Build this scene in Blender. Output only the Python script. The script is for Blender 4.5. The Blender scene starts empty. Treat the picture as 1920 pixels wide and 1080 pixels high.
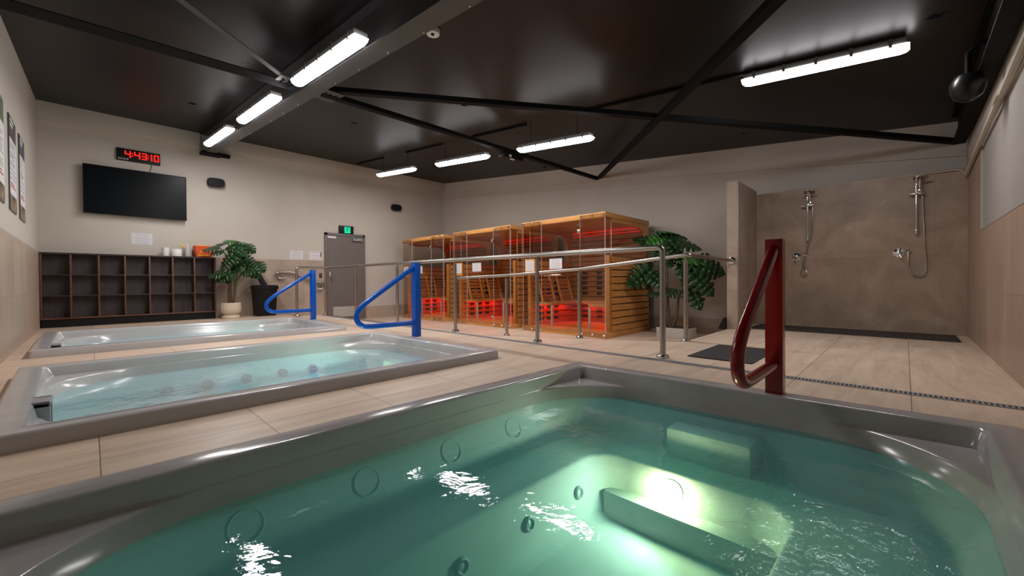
import bpy, bmesh, math, random
from mathutils import Vector, Matrix, Quaternion
random.seed(7)
R = math.radians
scn = bpy.context.scene
col = scn.collection

# ------------------------------------------------------------------ camera, world, exposure
H = 0.72
F_PX, V0 = 763.0, 534.7
yaw, pitch, roll = R(46.03), R(-0.55), R(-0.42)
fw = Vector((math.sin(yaw), math.cos(yaw), 0)); rt = Vector((math.cos(yaw), -math.sin(yaw), 0)); up = Vector((0, 0, 1))
fw, up = fw * math.cos(pitch) + up * math.sin(pitch), up * math.cos(pitch) - fw * math.sin(pitch)
rt, up = rt * math.cos(roll) + up * math.sin(roll), up * math.cos(roll) - rt * math.sin(roll)
cd = bpy.data.cameras.new('camera'); cam = bpy.data.objects.new('camera', cd); col.objects.link(cam)
m = Matrix((rt, up, -fw)).transposed().to_4x4(); m.translation = Vector((0, 0, H)); cam.matrix_world = m
cd.sensor_width = 36; cd.lens = F_PX / 1920 * 36; cd.shift_y = (V0 - 540) / 1920
cd.clip_start = 0.02; cd.clip_end = 60
scn.camera = cam
w = bpy.data.worlds.new('world'); scn.world = w; w.use_nodes = True
w.node_tree.nodes['Background'].inputs[0].default_value = (0.9, 0.95, 1, 1)
w.node_tree.nodes['Background'].inputs[1].default_value = 0.02
vs = scn.view_settings
vs.view_transform = 'Standard'; vs.look = 'None'; vs.gamma = 1; vs.use_curve_mapping = False
vs.exposure = 0.1
LAMP = 15.0           # glow of the batten diffusers
BATTEN_W = 26.0       # watts each batten throws downwards
POOL_W = {'A': 20.0, 'B': 26.0, 'C': 16.0}         # watts of the pool lights
cy = scn.cycles
cy.max_bounces = 10; cy.transparent_max_bounces = 24; cy.diffuse_bounces = 4; cy.glossy_bounces = 4
cy.sample_clamp_indirect = 6; cy.caustics_reflective = False; cy.caustics_refractive = False
cy.use_denoising = True

# room constants (metres): X to the right-back, Y to the left-back, deck at z = 0
XL, YR, YB, XS, XSH = -0.58, -0.57, 10.5, 7.8, 7.49
ZL = -0.25                                   # lower floor by the saunas
SL = 0.0985
def ceil(y, c=0.0): return 2.78 + SL * y + c

# ------------------------------------------------------------------ materials
def mat(name, c=(.5, .5, .5), rough=.5, metal=0.0, emit=None, es=0.0, spec=None, coat=0):
    ma = bpy.data.materials.new(name); ma.use_nodes = True
    b = ma.node_tree.nodes['Principled BSDF']
    b.inputs['Base Color'].default_value = (*c, 1); b.inputs['Roughness'].default_value = rough
    b.inputs['Metallic'].default_value = metal
    if spec is not None: b.inputs['Specular IOR Level'].default_value = spec
    if coat: b.inputs['Coat Weight'].default_value = coat; b.inputs['Coat Roughness'].default_value = .08
    if emit:
        b.inputs['Emission Color'].default_value = (*emit, 1); b.inputs['Emission Strength'].default_value = es
    return ma
def nodes(ma): return ma.node_tree.nodes, ma.node_tree.links, ma.node_tree.nodes['Principled BSDF']
def noisy(name, c1, c2, scale=(1, 1, 1), ns=4.0, rough=.5, bump=0.0, lo=.35, hi=.65, metal=0.0, detail=6, spec=None):
    ma = mat(name, c1, rough, metal, spec=spec); N, L, b = nodes(ma)
    tc = N.new('ShaderNodeTexCoord'); mp = N.new('ShaderNodeMapping'); mp.inputs['Scale'].default_value = scale
    L.new(tc.outputs['Object'], mp.inputs[0])
    no = N.new('ShaderNodeTexNoise'); no.inputs['Scale'].default_value = ns; no.inputs['Detail'].default_value = detail
    L.new(mp.outputs[0], no.inputs['Vector'])
    cr = N.new('ShaderNodeValToRGB'); cr.color_ramp.elements[0].position = lo; cr.color_ramp.elements[1].position = hi
    cr.color_ramp.elements[0].color = (*c1, 1); cr.color_ramp.elements[1].color = (*c2, 1)
    L.new(no.outputs['Fac'], cr.inputs[0]); L.new(cr.outputs[0], b.inputs['Base Color'])
    if bump:
        bu = N.new('ShaderNodeBump'); bu.inputs['Strength'].default_value = bump; bu.inputs['Distance'].default_value = .01
        L.new(no.outputs['Fac'], bu.inputs['Height']); L.new(bu.outputs[0], b.inputs['Normal'])
    return ma
def tiles(name, c1, c2, grout, axes, tw, th, off, stretch, ns=3.0, rough=.4, boff=0.0):
    """stone tile: brick pattern over the two named axes, streaky noise inside"""
    ma = mat(name, c1, rough); N, L, b = nodes(ma)
    tc = N.new('ShaderNodeTexCoord'); sp = N.new('ShaderNodeSeparateXYZ'); L.new(tc.outputs['Object'], sp.inputs[0])
    cb = N.new('ShaderNodeCombineXYZ')
    L.new(sp.outputs[axes[0]], cb.inputs[0]); L.new(sp.outputs[axes[1]], cb.inputs[1])
    mp = N.new('ShaderNodeMapping'); mp.inputs['Location'].default_value = (off[0], off[1], 0); L.new(cb.outputs[0], mp.inputs[0])
    br = N.new('ShaderNodeTexBrick'); br.inputs['Scale'].default_value = 1; br.inputs['Brick Width'].default_value = tw
    br.inputs['Row Height'].default_value = th; br.inputs['Mortar Size'].default_value = .0022; br.inputs['Mortar Smooth'].default_value = .1
    br.offset = boff; br.squash = 1
    br.inputs['Color1'].default_value = (.92, .92, .92, 1); br.inputs['Color2'].default_value = (1.06, 1.05, 1.04, 1)
    br.inputs['Mortar'].default_value = (*grout, 1)
    L.new(mp.outputs[0], br.inputs['Vector'])
    mp2 = N.new('ShaderNodeMapping'); mp2.inputs['Scale'].default_value = stretch; L.new(tc.outputs['Object'], mp2.inputs[0])
    no = N.new('ShaderNodeTexNoise'); no.inputs['Scale'].default_value = ns; no.inputs['Detail'].default_value = 9; no.inputs['Roughness'].default_value = .62
    no.inputs['Distortion'].default_value = .6
    L.new(mp2.outputs[0], no.inputs['Vector'])
    cr = N.new('ShaderNodeValToRGB'); cr.color_ramp.elements[0].position = .3; cr.color_ramp.elements[1].position = .7
    cr.color_ramp.elements[0].color = (*c1, 1); cr.color_ramp.elements[1].color = (*c2, 1); L.new(no.outputs['Fac'], cr.inputs[0])
    mx = N.new('ShaderNodeMix'); mx.data_type = 'RGBA'; mx.blend_type = 'MULTIPLY'; mx.inputs[0].default_value = 1
    L.new(cr.outputs[0], mx.inputs[6]); L.new(br.outputs['Color'], mx.inputs[7]); L.new(mx.outputs[2], b.inputs['Base Color'])
    bu = N.new('ShaderNodeBump'); bu.inputs['Strength'].default_value = .25; bu.inputs['Distance'].default_value = .002; bu.invert = True
    L.new(br.outputs['Fac'], bu.inputs['Height']); L.new(bu.outputs[0], b.inputs['Normal'])
    return ma
def glassy(name, tint, ior=1.45, rough=0.0, bump=None, boost=1.0, absorb=None, turbid=None):
    """thin clear sheet or water surface: lets light straight through, reflects by Fresnel from either side"""
    ma = bpy.data.materials.new(name); ma.use_nodes = True; nt = ma.node_tree; nt.nodes.clear(); N, L = nt.nodes, nt.links
    out = N.new('ShaderNodeOutputMaterial'); mx = N.new('ShaderNodeMixShader'); t = N.new('ShaderNodeBsdfTransparent'); g = N.new('ShaderNodeBsdfGlossy')
    t.inputs[0].default_value = (*tint, 1); g.inputs['Roughness'].default_value = rough; g.inputs[0].default_value = (1, 1, 1, 1)
    def math_(op, a, b=None):
        q = N.new('ShaderNodeMath'); q.operation = op
        for i, v in enumerate((a, b)):
            if v is None: continue
            if isinstance(v, (int, float)): q.inputs[i].default_value = v
            else: L.new(v, q.inputs[i])
        return q.outputs[0]
    ge = N.new('ShaderNodeNewGeometry'); nrm = ge.outputs['Normal']
    if bump:
        tc = N.new('ShaderNodeTexCoord'); a = None
        for sc, amp, dist, *msk in bump:
            no = N.new('ShaderNodeTexNoise'); no.inputs['Scale'].default_value = sc; no.inputs['Detail'].default_value = 3; no.inputs['Distortion'].default_value = dist
            L.new(tc.outputs['Object'], no.inputs['Vector']); q = math_('MULTIPLY', no.outputs['Fac'], amp)
            if msk:
                mn = N.new('ShaderNodeVectorMath'); mn.operation = 'DISTANCE'; L.new(tc.outputs['Object'], mn.inputs[0]); mn.inputs[1].default_value = (*msk[0], -.075)
                mr = N.new('ShaderNodeMapRange'); mr.interpolation_type = 'SMOOTHSTEP'; mr.inputs[1].default_value = msk[1]; mr.inputs[2].default_value = msk[1] * .35; L.new(mn.outputs['Value'], mr.inputs[0]); q = math_('MULTIPLY', q, mr.outputs[0])
            a = q if a is None else math_('ADD', a, q)
        bu = N.new('ShaderNodeBump'); bu.inputs['Strength'].default_value = 1; bu.inputs['Distance'].default_value = 1
        L.new(a, bu.inputs['Height']); L.new(bu.outputs[0], g.inputs['Normal']); nrm = bu.outputs[0]
    dt = N.new('ShaderNodeVectorMath'); dt.operation = 'DOT_PRODUCT'; L.new(ge.outputs['Incoming'], dt.inputs[0]); L.new(nrm, dt.inputs[1])
    c = math_('ABSOLUTE', dt.outputs['Value']); f0 = ((ior - 1) / (ior + 1)) ** 2
    p5 = math_('POWER', math_('SUBTRACT', 1.0, c), 5.0); fr = math_('ADD', math_('MULTIPLY', p5, 1 - f0), f0); ml = N.new('ShaderNodeMath'); ml.operation = 'MULTIPLY'; ml.use_clamp = True
    L.new(fr, ml.inputs[0]); ml.inputs[1].default_value = boost
    body = t.outputs[0]
    if turbid:
        df = N.new('ShaderNodeBsdfDiffuse'); df.inputs[0].default_value = (*turbid[1], 1); tm = N.new('ShaderNodeMixShader'); tm.inputs[0].default_value = turbid[0]
        L.new(t.outputs[0], tm.inputs[1]); L.new(df.outputs[0], tm.inputs[2]); body = tm.outputs[0]
    if absorb:
        va = N.new('ShaderNodeVolumeAbsorption'); va.inputs[0].default_value = (*absorb[1], 1); va.inputs[1].default_value = absorb[0]; L.new(va.outputs[0], out.inputs['Volume'])
    L.new(ml.outputs[0], mx.inputs[0]); L.new(body, mx.inputs[1]); L.new(g.outputs[0], mx.inputs[2]); L.new(mx.outputs[0], out.inputs[0])
    return ma
def glow(name, c, s):
    ma = bpy.data.materials.new(name); ma.use_nodes = True; nt = ma.node_tree; nt.nodes.clear()
    e = nt.nodes.new('ShaderNodeEmission'); e.inputs[0].default_value = (*c, 1); e.inputs[1].default_value = s
    o = nt.nodes.new('ShaderNodeOutputMaterial'); nt.links.new(e.outputs[0], o.inputs[0]); return ma

M = {}
M['deck'] = tiles('deck_tile', (.56, .415, .31), (.78, .61, .475), (.30, .27, .25), (0, 1), .6, .6, (.58, .03), (.7, 5, 5), 2.2, .38)
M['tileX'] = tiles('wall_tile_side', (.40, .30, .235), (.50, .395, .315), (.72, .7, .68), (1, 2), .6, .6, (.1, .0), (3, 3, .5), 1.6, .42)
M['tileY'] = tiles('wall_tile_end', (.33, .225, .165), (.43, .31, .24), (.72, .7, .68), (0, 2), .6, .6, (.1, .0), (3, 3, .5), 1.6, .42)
M['stoneX'] = tiles('shower_tile', (.26, .19, .137), (.45, .335, .25), (.78, .76, .74), (1, 2), .9, .52, (.28, .03), (1, 1, 1), 2.4, .45)
M['stoneY'] = tiles('shower_tile_end', (.30, .225, .175), (.43, .34, .275), (.78, .76, .74), (0, 2), .6, .6, (.1, .03), (1, 1, 1), 2.4, .45)
M['stoneB'] = tiles('back_tile', (.36, .275, .215), (.50, .40, .325), (.75, .73, .71), (0, 2), .6, 1.3, (.0, .3), (1, 1, 1), 2.4, .42)
M['paint'] = noisy('wall_paint', (.54, .485, .425), (.58, .525, .465), (1, 1, 1), 1.2, .6)
M['panel'] = noisy('wall_panel_paint', (.36, .335, .315), (.40, .37, .35), (1, 1, 1), 1.2, .5)
M['steel'] = mat('brushed_steel', (.42, .39, .355), .30, 1)
M['chrome'] = mat('chrome', (.78, .78, .78), .08, 1)
M['blue'] = mat('blue_powder_coat', (.0, .085, .47), .3, coat=.12, spec=.25)
M['red'] = mat('red_powder_coat', (.22, .0015, .003), .22, coat=.25, spec=.3)
M['black'] = mat('black_plastic', (.008, .008, .0085), .5, spec=.22)
M['matte'] = mat('black_rubber', (.020, .019, .019), .6)
def rubber_grid():
    N, L, b = nodes(M['matte']); tc = N.new('ShaderNodeTexCoord'); br = N.new('ShaderNodeTexBrick'); br.inputs['Scale'].default_value = 1; br.offset = .5
    br.inputs['Brick Width'].default_value = .05; br.inputs['Row Height'].default_value = .035; br.inputs['Mortar Size'].default_value = .008; br.inputs['Mortar Smooth'].default_value = .3
    br.inputs['Color1'].default_value = (.012, .011, .011, 1); br.inputs['Color2'].default_value = (.015, .014, .014, 1); br.inputs['Mortar'].default_value = (.045, .042, .043, 1)
    L.new(tc.outputs['Object'], br.inputs['Vector']); L.new(br.outputs['Color'], b.inputs['Base Color'])
    bu = N.new('ShaderNodeBump'); bu.inputs['Strength'].default_value = .8; bu.inputs['Distance'].default_value = .006; L.new(br.outputs['Fac'], bu.inputs['Height']); L.new(bu.outputs[0], b.inputs['Normal'])
rubber_grid()
M['tv'] = mat('tv_screen', (.0035, .005, .0065), .32, spec=.10)
M['dome'] = mat('gloss_black', (.008, .008, .009), .3, spec=.3)
M['white'] = mat('white_plastic', (.75, .74, .71), .4)
M['grey'] = mat('grey_plastic', (.30, .31, .33), .4)
M['dgrey'] = mat('dark_grey_plastic', (.07, .085, .10), .3)
M['beam'] = mat('black_steel_paint', (.045, .042, .043), .42)
M['beamb'] = mat('black_brace_paint', (.007, .007, .008), .7, spec=.12)
M['pipe'] = mat('cream_conduit', (.55, .51, .44), .5)
M['shell'] = noisy('acrylic_shell', (.34, .322, .322), (.42, .40, .40), (.6, 2.2, 2), 2.5, .16, detail=4, lo=.3, hi=.7)
M['shellw'] = noisy('acrylic_shell_pale', (.44, .43, .435), (.52, .505, .505), (.6, 2.2, 2), 2.5, .16, detail=4, lo=.3, hi=.7)
M['wet'] = noisy('acrylic_shell_submerged', (.34, .322, .322), (.42, .40, .40), (.6, 2.2, 2), 2.5, .6, detail=4, lo=.3, hi=.7, spec=.08)
M['wetw'] = noisy('acrylic_shell_pale_submerged', (.52, .51, .52), (.60, .585, .59), (.6, 2.2, 2), 2.5, .6, detail=4, lo=.3, hi=.7, spec=.08)
M['water'] = glassy('pool_water_green', (.74, .93, .90), 1.33, .02, [(1.6, .006, .3), (7, .0022, .5), (26, .0005, .3), (11, .013, .9, (1.50, .18), .55), (34, .0035, .5, (1.50, .18), .60), (16, .006, .9, (2.0, .50), .35)], absorb=(.55, (.25, .90, .85)), turbid=(.30, (.18, .62, .61)))
M['water2'] = glassy('pool_water_blue', (.80, .94, .95), 1.33, .02, [(1.8, .006, .3), (8, .002, .5), (26, .0004, .3), (16, .004, .8, (.9, 4.2), .8)], absorb=(1.0, (.15, .86, .92)), turbid=(.52, (.50, .66, .73)))
M['glass'] = glassy('sauna_glass', (.91, .875, .84), 1.45, 0, boost=.8)
M['gedge'] = mat('glass_edge', (.68, .66, .66), .25)
M['diff'] = glow('lamp_diffuser', (1, .965, .985), LAMP)
M['housing'] = mat('lamp_housing', (.16, .155, .15), .5)
M['door'] = mat('grey_door_paint', (.155, .135, .125), .5)
M['dark'] = mat('dark_recess', (.006, .006, .006), .8)
M['cab'] = noisy('dark_laminate', (.030, .020, .018), (.05, .034, .030), (1, 1, 6), 3, .4)
M['cabback'] = noisy('dark_laminate_back', (.085, .066, .067), (.12, .095, .095), (6, 6, 1), 3, .5)
M['cabedge'] = noisy('walnut_edge', (.085, .036, .022), (.14, .062, .036), (1, 1, 6), 3, .4)
M['cream'] = mat('cream_ceramic', (.66, .58, .47), .35)
M['pale'] = mat('white_planter', (.55, .52, .48), .4)
M['soil'] = noisy('soil', (.02, .014, .01), (.05, .035, .025), (1, 1, 1), 60, .9, .5)
M['leaf'] = noisy('monstera_leaf', (.008, .032, .009), (.020, .072, .018), (1, 1, 1), 7, .3, spec=.45)
M['leafl'] = noisy('monstera_leaf_bright', (.022, .125, .016), (.05, .21, .03), (1, 1, 1), 7, .33)
M['stem'] = mat('plant_stem', (.045, .13, .03), .45)
M['trunk'] = noisy('plant_trunk', (.075, .042, .022), (.14, .085, .045), (1, 1, 4), 14, .75, .5)
M['orange'] = mat('orange_plastic', (.80, .085, .008), .35)
M['yellow'] = mat('yellow_plastic', (.85, .50, .02), .35)
M['clear'] = glassy('clear_plastic', (.80, .82, .84), 1.4, .1)
M['paper'] = mat('white_paper', (.72, .70, .72), .6)
M['ink'] = mat('dark_ink', (.16, .16, .20), .7)
M['redink'] = mat('red_ink', (.45, .05, .06), .6)
M['wood'] = noisy('honey_timber', (.56, .245, .062), (.74, .36, .11), (.8, .8, 9), 4, .42)
M['slat'] = noisy('red_timber_slats', (.40, .175, .055), (.55, .26, .09), (.8, .8, 9), 4, .45)
M['heater'] = mat('heater_panel', (.012, .012, .013), .5)
M['led'] = glow('red_led', (1, .012, .006), .95)
M['backing'] = mat('slat_backing', (.03, .014, .007), .8)
M['ledb'] = glow('red_led_bench', (1, .012, .004), 15.0)
M['digit'] = glow('clock_digit', (1, .012, .008), 2.2)
M['exitg'] = glow('exit_green', (.02, .85, .42), 1.15)
M['exitdk'] = glow('exit_dim', (.01, .10, .06), .6)
M['lens'] = glow('pool_lamp_lens', (1, 1, .72), 14.0)
M['skirt'] = M['stoneB']

# ceiling: dark stained sheets with knots and scuffs
def ceiling_mat():
    ma = noisy('dark_ceiling_board', (.0035, .0024, .0023), (.0085, .0055, .0050), (1.2, .7, 1), 1.4, .36, spec=.24); N, L, b = nodes(ma)
    tc = N.new('ShaderNodeTexCoord'); vo = N.new('ShaderNodeTexVoronoi'); vo.inputs['Scale'].default_value = 1.15; L.new(tc.outputs['Object'], vo.inputs['Vector'])
    no = N.new('ShaderNodeTexNoise'); no.inputs['Scale'].default_value = 22; no.inputs['Detail'].default_value = 5; L.new(tc.outputs['Object'], no.inputs['Vector'])
    ad = N.new('ShaderNodeMath'); ad.operation = 'MULTIPLY_ADD'; ad.inputs[1].default_value = .12; L.new(no.outputs['Fac'], ad.inputs[0]); L.new(vo.outputs['Distance'], ad.inputs[2])
    cr = N.new('ShaderNodeValToRGB'); cr.color_ramp.elements[0].position = .118; cr.color_ramp.elements[1].position = .140; L.new(ad.outputs[0], cr.inputs[0])
    cr.color_ramp.elements[0].color = (.12, .12, .12, 1)
    mx = N.new('ShaderNodeMix'); mx.data_type = 'RGBA'; mx.blend_type = 'MULTIPLY'; mx.inputs[0].default_value = 1
    src = b.inputs['Base Color'].links[0].from_socket
    L.new(src, mx.inputs[6]); L.new(cr.outputs[0], mx.inputs[7]); L.new(mx.outputs[2], b.inputs['Base Color'])
    rr = N.new('ShaderNodeMapRange'); rr.inputs[3].default_value = 1.0; rr.inputs[4].default_value = .40; L.new(cr.outputs[0], rr.inputs[0]); L.new(rr.outputs[0], b.inputs['Roughness'])
    sp = N.new('ShaderNodeMapRange'); sp.inputs[3].default_value = .02; sp.inputs[4].default_value = .24; L.new(cr.outputs[0], sp.inputs[0]); L.new(sp.outputs[0], b.inputs['Specular IOR Level'])
    return ma
M['ceil'] = ceiling_mat()

# ------------------------------------------------------------------ mesh helpers
def NB(): return bmesh.new()
def box(bm, x0, x1, y0, y1, z0, z1, bev=0.0, mi=0):
    t = bmesh.new()
    v = [t.verts.new((x, y, z)) for x in (x0, x1) for y in (y0, y1) for z in (z0, z1)]
    for f in ((0, 1, 3, 2), (4, 6, 7, 5), (0, 4, 5, 1), (2, 3, 7, 6), (0, 2, 6, 4), (1, 5, 7, 3)): t.faces.new([v[i] for i in f])
    bmesh.ops.recalc_face_normals(t, faces=t.faces)
    if bev: bmesh.ops.bevel(t, geom=t.edges[:], offset=bev, segments=2, profile=.6, affect='EDGES')
    merge(bm, t, mi)
def merge(bm, t, mi=0, mtx=None):
    mp = {}
    for v in t.verts: mp[v] = bm.verts.new(mtx @ v.co if mtx else v.co)
    for f in t.faces:
        try:
            g = bm.faces.new([mp[v] for v in f.verts]); g.smooth = f.smooth; g.material_index = mi if mi else f.material_index
        except ValueError: pass
    t.free()
def quad(bm, *p, mi=0):
    f = bm.faces.new([bm.verts.new(q) for q in p]); f.material_index = mi; return f
def bar(bm, a, b, wdt, hgt, upv=(0, 0, 1), bev=0.0):
    """rectangular bar from a to b"""
    a, b = Vector(a), Vector(b); d = (b - a); ln = d.length; d.normalize(); s = d.cross(Vector(upv)).normalized(); u = s.cross(d)
    t = bmesh.new(); box(t, 0, ln, -wdt / 2, wdt / 2, -hgt / 2, hgt / 2, bev)
    mt = Matrix((d, -s, u)).transposed().to_4x4(); mt.translation = a
    merge(bm, t, 0, mt)
def smooth_path(pts, n=6):
    P = [Vector(p) for p in pts]; out = []
    for i in range(len(P) - 1):
        p0, p1, p2, p3 = P[max(i - 1, 0)], P[i], P[i + 1], P[min(i + 2, len(P) - 1)]
        for k in range(n):
            t = k / n
            out.append(.5 * ((2 * p1) + (p2 - p0) * t + (2 * p0 - 5 * p1 + 4 * p2 - p3) * t * t + (3 * p1 - p0 - 3 * p2 + p3) * t ** 3))
    out.append(P[-1]); return out
def fillet(pts, r, n=6):
    P = [Vector(p) for p in pts]; out = [P[0]]
    for i in range(1, len(P) - 1):
        a, b, c = P[i - 1], P[i], P[i + 1]; d1 = (a - b); d2 = (c - b)
        rr = min(r, d1.length * .48, d2.length * .48); p, q = b + d1.normalized() * rr, b + d2.normalized() * rr
        for k in range(n + 1):
            t = k / n; out.append(p.lerp(b, t).lerp(b.lerp(q, t), t))
    out.append(P[-1]); return out
def tube(bm, pts, r, seg=12, closed=False, radii=None):
    P = [Vector(p) for p in pts]; n = len(P); rings = []
    T = []
    for i in range(n):
        a = P[(i - 1) % n] if (closed or i) else P[i]; b = P[(i + 1) % n] if (closed or i < n - 1) else P[i]
        T.append((b - a).normalized())
    u = T[0].orthogonal().normalized()
    for i in range(n):
        if i: 
            q = T[i - 1].rotation_difference(T[i]); u = q @ u
        u = (u - T[i] * u.dot(T[i])).normalized(); v = T[i].cross(u); rr = radii[i] if radii else r
        rings.append([bm.verts.new(P[i] + (u * math.cos(2 * math.pi * k / seg) + v * math.sin(2 * math.pi * k / seg)) * rr) for k in range(seg)])
    for i in range(n if closed else n - 1):
        A, B = rings[i], rings[(i + 1) % n]
        for k in range(seg):
            f = bm.faces.new((A[k], A[(k + 1) % seg], B[(k + 1) % seg], B[k])); f.smooth = True
    if not closed:
        bm.faces.new(rings[0][::-1]); bm.faces.new(rings[-1])
def lathe(bm, c, prof, seg=24, axis=(0, 0, 1), sx=1, sy=1, cap=True):
    """revolve (radius, height) pairs about an axis through c"""
    ax = Vector(axis).normalized(); q = Vector((0, 0, 1)).rotation_difference(ax); c = Vector(c); rings = []
    for r, h in prof:
        rings.append([bm.verts.new(c + q @ Vector((r * sx * math.cos(2 * math.pi * k / seg), r * sy * math.sin(2 * math.pi * k / seg), h))) for k in range(seg)])
    for A, B in zip(rings, rings[1:]):
        for k in range(seg):
            f = bm.faces.new((A[k], A[(k + 1) % seg], B[(k + 1) % seg], B[k])); f.smooth = True
    if cap: bm.faces.new(rings[0][::-1]); bm.faces.new(rings[-1])

# ------------------------------------------------------------------ object helpers
def root_loc(o):
    v = Vector((0, 0, 0))
    while o: v += o.location; o = o.parent
    return v
def obj(name, bm, ma, parent=None, smooth=False, autos=None):
    """link one mesh object; the bmesh is in world metres"""
    if parent is not None:
        bmesh.ops.translate(bm, vec=-root_loc(parent), verts=bm.verts)
    me = bpy.data.meshes.new(name); bmesh.ops.recalc_face_normals(bm, faces=bm.faces); bm.to_mesh(me); bm.free()
    for x in (ma if isinstance(ma, (list, tuple)) else [ma]): me.materials.append(x)
    if smooth:
        for p in me.polygons: p.use_smooth = True
    me.set_sharp_from_angle(angle=R(42))
    o = bpy.data.objects.new(name, me); col.objects.link(o)
    if parent is not None: o.parent = parent
    if autos: 
        md = o.modifiers.new('bevel', 'BEVEL'); md.width = autos; md.segments = 2
    return o
def thing(name, label, cat, loc=(0, 0, 0), group=None):
    o = bpy.data.objects.new(name, None); col.objects.link(o); o.location = loc; o.empty_display_size = .1
    return tag(o, label, cat, group)
def tag(o, label, cat, group=None, kind=None):
    o['label'] = label; o['category'] = cat
    if group: o['group'] = group
    if kind: o['kind'] = kind
    return o
def struct(name, bm, ma, parent=None, smooth=False):
    o = obj(name, bm, ma, parent, smooth)
    if parent is None: o['kind'] = 'structure'
    return o
def copy_tree(o, parent=None):
    c = o.copy(); col.objects.link(c)
    if parent is not None: c.parent = parent
    for ch in list(o.children): copy_tree(ch, c)
    return c

# ------------------------------------------------------------------ room shell
POOLS = {'A': [(-.42, 1.955), (2.69, 1.875), (2.765, -.375), (-.42, -.375)],
         'B': [(-.40, 4.96), (2.60, 4.96), (2.66, 2.735), (-.34, 2.745)],
         'C': [(-.45, 8.42), (2.69, 8.22), (2.675, 6.03), (-.43, 6.12)]}
def inset_rect(q, d):
    xs = [p[0] for p in q]; ys = [p[1] for p in q]
    return min(xs) + d, max(xs) - d, min(ys) + d, max(ys) - d
bm = NB()
xs0, xe0 = -.62, 3.65
def flat(x0, x1, y0, y1, z): quad(bm, (x0, y0, z), (x1, y0, z), (x1, y1, z), (x0, y1, z))
yprev = YR - .05
for k in 'ABC':
    a, b, c, d = inset_rect(POOLS[k], .12)
    flat(xs0, xe0, yprev, c, 0); flat(xs0, a, c, d, 0); flat(b, xe0, c, d, 0); yprev = d
flat(xs0, xe0, yprev, 9.4, 0); flat(xs0, 3.1, 9.4, YB + .05, 0)
flat(xe0, XSH + .35, YR - .05, 1.85, 0)
ramp = [(1.85, 0), (3.33, -.10), (4.79, -.19), (5.7, ZL)]
for (ya, za), (yb, zb) in zip(ramp, ramp[1:]):
    quad(bm, (3.65, ya, za), (4.85, ya, za), (4.85, yb, zb), (3.65, yb, zb))
    quad(bm, (3.65, ya, za), (3.65, yb, zb), (3.65, yb, 0), (3.65, ya, 0))
    quad(bm, (4.85, ya, ZL), (4.85, yb, ZL), (4.85, yb, zb), (4.85, ya, za))
quad(bm, (3.65, 5.7, ZL), (3.65, 9.4, ZL), (3.65, 9.4, 0), (3.65, 5.7, 0))
flat(3.65, 4.85, 5.7, YB + .05, ZL); flat(4.85, XS + .05, 1.85, YB + .05, ZL)
quad(bm, (4.85, 1.85, ZL), (XS, 1.85, ZL), (XS, 1.85, 0), (4.85, 1.85, 0))
flat(3.1, 3.65, 9.4, YB + .05, -.125)
quad(bm, (3.1, 9.4, -.125), (3.1, YB, -.125), (3.1, YB, 0), (3.1, 9.4, 0)); quad(bm, (3.65, 9.4, ZL), (3.65, YB, ZL), (3.65, YB, -.125), (3.65, 9.4, -.125))
quad(bm, (3.1, 9.4, -.125), (3.65, 9.4, -.125), (3.65, 9.4, 0), (3.1, 9.4, 0))
floor = struct('floor', bm, M['deck'])
bm = NB(); box(bm, -.8, XS + .2, YR - .2, YB + .2, -1.4, -1.3); struct('ground', bm, M['dark'])

bm = NB(); box(bm, XL - .15, XL - .012, YR - .1, YB + .1, -.3, 4.2); struct('wall_left', bm, M['paint'])
bm = NB(); box(bm, XL - .012, XL, YR, YB, 0, 1.262); struct('trim_1', bm, M['tileX'])
bm = NB(); box(bm, -.8, XS + .2, YB, YB + .15, -.3, 4.2); struct('wall_back', bm, M['paint'])
bm = NB(); box(bm, XS, XS + .15, YR - .1, YB + .1, -.3, 4.2); struct('wall_far', bm, M['paint'])
bm = NB(); box(bm, -.8, XS + .2, YR - .15, YR, -.3, 4.2); struct('wall_near', bm, M['panel'])
# ceiling board
bm = NB()
v = [(-.8, YR - .2), (XS + .2, YR - .2), (XS + .2, YB + .2), (-.8, YB + .2)]
quad(bm, *[(x, y, ceil(y)) for x, y in v][::-1]); quad(bm, *[(x, y, ceil(y) + .1) for x, y in v])
struct('ceiling', bm, M['ceil'])
# tiled wainscot and skirting on the back wall, skirting by the saunas
bm = NB(); box(bm, 1.83, 4.08, YB - .012, YB, -.25, 1.268); struct('trim_2', bm, M['stoneB'])
bm = NB(); box(bm, 5.17, XS, YB - .012, YB, ZL, .07); box(bm, XS - .012, XS, 1.87, YB, ZL, .02); struct('baseboard_back', bm, M['stoneB'])
# downstands below the ceiling on back and sauna walls
bm = NB(); box(bm, -.6, 1.6, YB - .09, YB, 3.50, 3.9, .01); box(bm, 2.0, XS, YB - .09, YB, 3.56, 3.9, .01); struct('trim_3', bm, M['paint'])
bm = NB()
prof = [(XS - .035, 0), (XS, 0)]
def zled(y): return 2.345 + .1125 * y
vv = [bm.verts.new(p) for p in ((XS - .03, YR, zled(YR)), (XS - .03, YB, zled(YB)), (XS - .03, YB, ceil(YB)), (XS - .03, YR, ceil(YR)), (XS, YR, zled(YR)), (XS, YB, zled(YB)))]
bm.faces.new(vv[:4]); bm.faces.new((vv[0], vv[4], vv[5], vv[1])); struct('trim_4', bm, M['paint'])
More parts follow.
